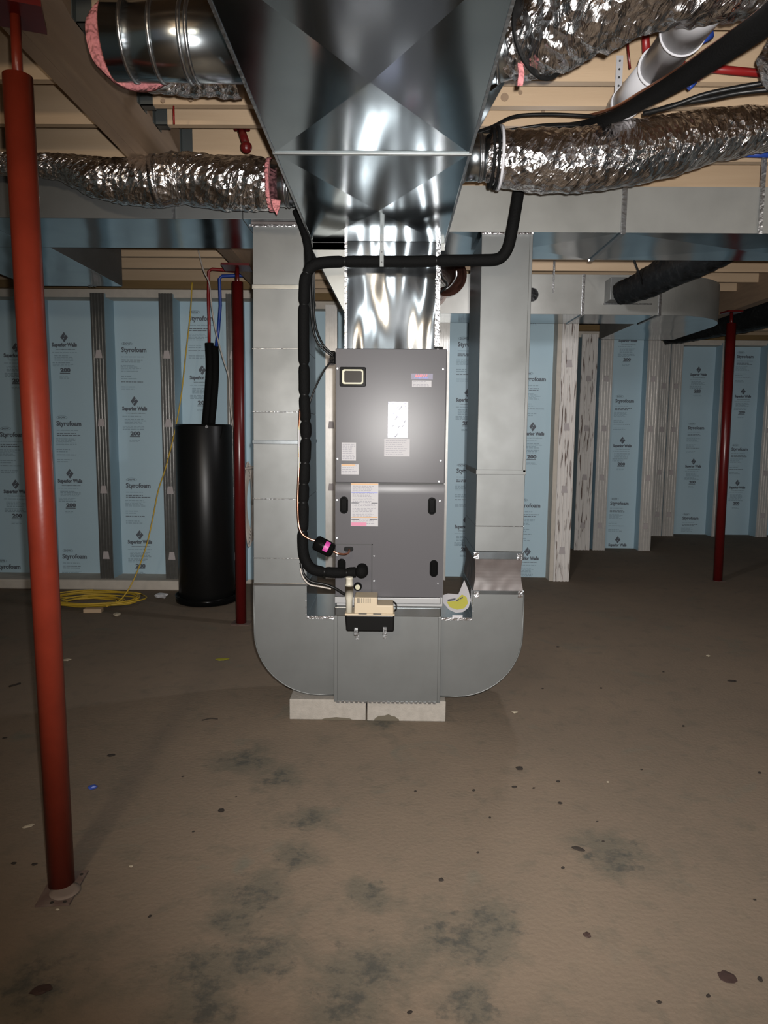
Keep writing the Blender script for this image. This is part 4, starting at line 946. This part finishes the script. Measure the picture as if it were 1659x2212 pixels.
cr = [PZ(76, 1961), PZ(150, 1957), PZ(191, 1884), PZ(117, 1888)]
b = MB(); b.poly([c + Vector((0, 0, .001)) for c in cr], (0, 0, .007)); bpq = b.build('base_plate', 'plate_dirty', t)
for (px, py) in ((112, 1950), (140, 1948), (176, 1889)):
    q = PZ(px, py, .008); b = MB(); b.cyl(q, q + Vector((0, 0, .0012)), .006, 10); b.build('bolt_hole', 'clod', bpq)
b = MB(); b.lathe(PZ(140, 1925, .008), [(.046, 0), (.046, .002), (.03, .003)], 24); b.build('mortar_dust', 'mortar', t)
t, B0, Y = post('dark red steel post between the black tank and the left duct leg', (521, 1347), (513, 604), (512, 560), (0, 0), .0405, 'dark_red', 'dark_red', 5, .10)
b = MB(); b.box(B0.x - .07, B0.x + .07, B0.y - .06, B0.y + .06, 0.001, .008); b.build('base_plate', 'plate_dirty', t)
t, B0, Y = post('far dark red steel post at the right in front of the blue foam', (1550, 1255), (1582, 668), (1583, 630), (0, 0), .044, 'dark_red', 'dark_red', 5)
b = MB(); b.box(B0.x - .055, B0.x + .055, B0.y - .055, B0.y + .055, 0.001, .006); b.build('base_plate', 'plate_dirty', t)

# ------------------------------------------------------------------ black tank at the left with its pipes
tc_ = P(444, 1100, 6.02); TXc = tc_.x; TYc = 6.02
tk = thing('water_heater', 'tall black cylindrical water heater near the back wall at the left', 'water heater', (TXc, TYc, 0))
zt = P(444, 916, TYc - .235).z
b = MB(); b.lathe((TXc, TYc, 0), [(.225, .045), (.236, .07), (.236, zt - .02), (.228, zt - .004), (.21, zt)], 56); b.build('tank_shell', 'black_tank', tk)
b = MB(); b.lathe((TXc, TYc, 0), [(.235, .0), (.262, .012), (.27, .07), (.262, .07), (.25, .05)], 48); b.build('drip_pan', 'black_plastic', tk)
b = MB(); q = P(447, 922, TYc - .24); b.cyl((q.x, q.y + .02, q.z), (q.x, q.y - .008, q.z), .012, 12); b.build('bright_cap', 'zinc', tk)
for (px, py0, py1, r_, lbl) in ((452, 915, 741, .036, 'left of two black foam sleeves on the water heater top'), (463, 915, 748, .034, 'right of two black foam sleeves on the water heater top')):
    pts = smooth_path([P(px - 7, py0, TYc), P(px - 1, 850, TYc), P(px + 2, 790, TYc), P(px, py1, TYc)], 8); pts[0].z = zt - .002
    b = MB(); b.tube(pts, r_, 18); tag(b.build('pipe_insulation', 'black_foam'), lbl, 'pipe insulation')
rod('red water pipe rising from the water heater and turning right at the sill', [(452, 745, 6.0), (452, 700, 6.0), (450, 640, 6.0), (451, 586, 6.0), (458, 581, 6.0), (560, 590, 6.0)], .0125, 'red_pex')
rod('blue water pipe rising from the water heater and turning right below the red one', [(467, 748, 5.98), (472, 712, 5.98), (476, 660, 5.98), (474, 602, 5.98), (480, 596, 5.98), (560, 594, 5.98)], .0135, 'blue_pex')
cable('pair of thin white cables draped past the water heater top', [(428, 540, 5.7), (440, 585, 5.7), (452, 612, 5.7), (457, 660, 5.7), (466, 715, 5.72), (482, 775, 5.75), (494, 815, 5.78), (496, 860, 5.8), (500, 895, 5.85), (506, 930, 5.8)], .0055, 'white_wire', 'white_cable')
cable('yellow cord hanging down the foam wall to the coil on the floor', [(415, 610, 6.1), (411, 680, 6.1), (402, 760, 6.1), (392, 850, 6.1), (378, 930, 6.05), (358, 1010, 6.0), (342, 1060, 6.0), (330, 1120, 5.95), (316, 1180, 5.9), (290, 1250, 5.85), (262, 1294, 5.75), (230, 1310, 5.62)], .0055, 'yellow', 'yellow_cord', 'cord')
# coil on the floor
b = MB(); cc = PZ(205, 1303)
for k in range(9):
    rx = .17 + .02 * k + .03 * random.random(); ry = .14 + .015 * k; ox = (random.random() - .5) * .14; oy = (random.random() - .5) * .06
    pts = [Vector((cc.x + ox + math.cos(i * math.pi / 12 + k) * rx * 1.25, cc.y + oy + math.sin(i * math.pi / 12 + k) * ry, .007 + k * .006 + .004 * math.sin(i + k))) for i in range(25)]
    b.tube(pts, .006, 7)
tag(b.build('cord_coil', 'yellow'), 'coil of yellow cord lying on the floor beside the near red post', 'cord')
# hanging white cable loops behind the left riser
b = MB(); qc = P(537, 1090, 5.6)
for k in range(6):
    wx = .028 + .006 * k; pts = [Vector((qc.x + math.cos(i * math.pi / 14) * wx + .006 * k, qc.y + .01 * k, qc.z + math.sin(i * math.pi / 14) * (.34 - .02 * k))) for i in range(29)]
    b.tube(pts, .006, 7)
tag(b.build('cable_loops', 'white_wire'), 'bundle of white cable loops hanging behind the left duct leg', 'cable')
b = MB(); c_ = P(537, 1012, 5.58); b.tube([c_ + Vector((-.035, -.22, 0)), c_ + Vector((-.02, -.03, 0)), c_ + Vector((.05, 0, .01))], .012, 8); tag(b.build('cable_hook', 'white_wire'), 'tie around the top of the hanging white cable loops', 'tie')

# ------------------------------------------------------------------ paper sleeve in the right throat
ps = thing('paper_sleeve', 'white and yellow curled paper sleeve tucked between cabinet and right duct leg', 'paper', P(985, 1300, 3.6))
outline = [(953, 1287), (968, 1282), (990, 1284), (1003, 1253), (1012, 1275), (1017, 1297), (1012, 1313), (1000, 1322), (985, 1324), (970, 1317), (958, 1303)]
b = MB(); vs0 = []
for (px, py) in outline:
    yy = 3.66 - .09 * (py - 1250) / 75; vs0.append(P(px, py, yy))
b.poly(vs0, (0, .002, 0)); pso = b.build('sheet', 'paper', ps)
b = MB(); b.poly([P(px, py, 3.653 - .09 * (py - 1250) / 75) for px, py in ((965, 1300), (983, 1298), (998, 1284), (1008, 1290), (1011, 1303), (1003, 1314), (988, 1317), (972, 1312))]); b.build('yellow_print', 'paper_yellow', pso)
b = MB()
for (x0_, y0_, x1_, y1_) in ((967, 1293, 984, 1297), (986, 1294, 992, 1297), (993, 1290, 1000, 1293)):
    b.poly([P(x, y, 3.645 - .09 * (y - 1250) / 75) for x, y in ((x0_, y0_ + 2), (x1_, y0_ - 1), (x1_, y1_ - 1), (x0_, y1_ + 2))])
b.build('dark_print', 'label_black', pso)
b = MB(); q = P(988, 1334, RY - .004); b.box(q.x - .026, q.x + .026, q.y - .002, q.y, q.z - .012, q.z + .012); tag(b.build('tape_tab', 'label_white'), 'small white tape tab on the right throat edge below the paper sleeve', 'tape')

# ------------------------------------------------------------------ bits on the floor
def lump(px, py, r, m, name, label, cat, group=None, flat=.35, st=1.0, seed=0):
    c = PZ(px, py); bm = MB(); bmesh.ops.create_icosphere(bm.bm, subdivisions=2, radius=1)
    for v in bm.bm.verts:
        n_ = 1 + .45 * noise.noise(v.co * 1.7 + Vector((seed * 3.1, px * .01, 0))); v.co *= n_
        v.co.x *= r * st; v.co.y *= r; v.co.z = v.co.z * r * flat
    zmin = min(v.co.z for v in bm.bm.verts)
    rotm = Matrix.Rotation(seed * 1.3, 3, 'Z')
    for v in bm.bm.verts: v.co.z -= zmin; v.co = rotm @ v.co; v.co += c
    tag(bm.build(name, m), label, cat, group)
lump(1571, 2113, .024, 'leaf', 'dry_leaf', 'large dark brown leaf scrap on the concrete at the lower right', 'leaf', flat=.12, seed=.3)
lump(88, 2140, .017, 'leaf', 'dry_leaf', 'dark leaf scrap on the concrete at the lower left', 'leaf', flat=.15, st=1.6, seed=.2)
lump(1248, 1836, .011, 'clod', 'bark_scrap', 'curved black bark scrap on the bare floor right of centre', 'scrap', flat=.4, st=2.0, seed=-.4)
lump(1268, 2022, .011, 'leaf', 'brown_pebble', 'single brown pebble low on the right half of the floor', 'pebble', seed=.1)
lump(200, 1704, .016, 'blue_scrap', 'blue_plastic_scrap', 'bright blue plastic scrap right of the near red post', 'scrap', flat=.5, st=1.3, seed=.2)
lump(124, 1966, .006, 'chip_pale', 'white_chip', 'tiny white chip at the front edge of the near post plate', 'chip', st=.7, seed=1.2)
lump(1530, 1418, .014, 'chip_pale', 'pale_chip', 'pale chip on the floor far right, farther than the black flake', 'chip', seed=1)
lump(1112, 1540, .012, 'chip_pale', 'pale_chip', 'pale chip on the floor right of the concrete blocks', 'chip', st=1.4, seed=.1)
lump(1581, 1472, .016, 'clod', 'black_flake', 'flat black flake on the floor at the far right', 'scrap', flat=.2, st=1.7, seed=0)
lump(1122, 1662, .016, 'clod', 'dark_clod', 'dark dirt clod below and right of the concrete blocks', 'clod', seed=.4)
lump(478, 1753, .013, 'clod', 'dark_clod', 'dark dirt clod left of the stained patch', 'clod', seed=.9)
lump(240, 1633, .012, 'clod', 'dark_clod', 'small dark clod above the blue scrap', 'clod', st=1.5, seed=.2)
lump(953, 1902, .009, 'clod', 'dark_clod', 'small dark clod in the middle of the lower floor', 'clod', seed=.5)
lump(62, 1786, .010, 'chip_pale', 'pale_chip', 'slim pale chip left of the near red post', 'chip', st=1.9, seed=.6)
lump(145, 1427, .018, 'chip_pale', 'pale_chip', 'pale chip just behind the near red post', 'chip', st=1.4, seed=.1)
lump(283, 1872, .006, 'chip_pale', 'pale_chip', 'tiny white chip right of the near post plate', 'chip', seed=.1)
lump(1313, 1690, .006, 'chip_pale', 'pale_chip', 'tiny pale chip on the right half of the floor', 'chip', seed=.1)
lump(350, 1292, .038, 'pvc', 'white_pipe_fitting', 'white plastic pipe elbow lying by the footing curb', 'pipe fitting', flat=.6, st=1.5, seed=0)
lump(253, 1331, .028, 'chip_pale', 'crumpled_scrap', 'small crumpled pale scrap on the floor in front of the yellow coil', 'scrap', flat=.5, seed=.7)
lump(480, 1425, .022, 'paper_yellow', 'straw_scrap', 'yellowish straw scrap on the floor left of the duct elbow', 'scrap', flat=.15, st=2.0, seed=.1)
b = MB(); q = PZ(202, 1322); b.box(q.x - .07, q.x + .07, q.y - .03, q.y + .03, 0.001, .03, Matrix.Rotation(.1, 3, 'Z')); tag(b.build('wood_offcut', 'wood'), 'small pale wood offcut in front of the yellow coil', 'wood')
b = MB(); b.tube(smooth_path([PZ(x, y, .003) for x, y in ((436, 1556), (445, 1554), (455, 1552), (470, 1553))], 4), .0035, 6); tag(b.build('twig', 'clod'), 'thin dark twig left of the concrete blocks', 'twig')
b = MB(); b.tube([PZ(20, 1483, .004), PZ(44, 1476, .004)], .006, 6); tag(b.build('twig', 'clod'), 'dark twig left of the near red post, farther back', 'twig')
for (px, py, s_) in ((1111, 1701, 1.1), (1153, 1703, .7), (1206, 1689, 1.0), (1210, 1736, 1.1), (1216, 1875, .8), (1386, 1663, .7), (1433, 1452, .9), (1298, 1487, 1.1), (1205, 1398, 1.2), (1641, 1670, .9),
                     (1476, 1569, .9), (1058, 1767, .7), (1032, 1842, .6), (1290, 1775, .5), (1303, 1818, .6), (897, 1710, .7), (1023, 1708, .9), (418, 1797, .6), (395, 1678, .7), (324, 1980, .7), (10, 1595, 1.0),
                     (1424, 2166, .7), (1530, 2152, .7), (1642, 2117, .9), (885, 2188, .8), (30, 1866, .9), (74, 1868, 1.0), (1630, 1944, .6), (1172, 1488, .7), (510, 1722, .5)):
    lump(px, py, .0072 * s_, 'clod', 'dirt_crumb', 'tiny dark dirt crumb scattered on the concrete floor', 'dirt crumb', 'dirt crumbs on the floor', st=1.2 + .4 * random.random(), seed=random.random())
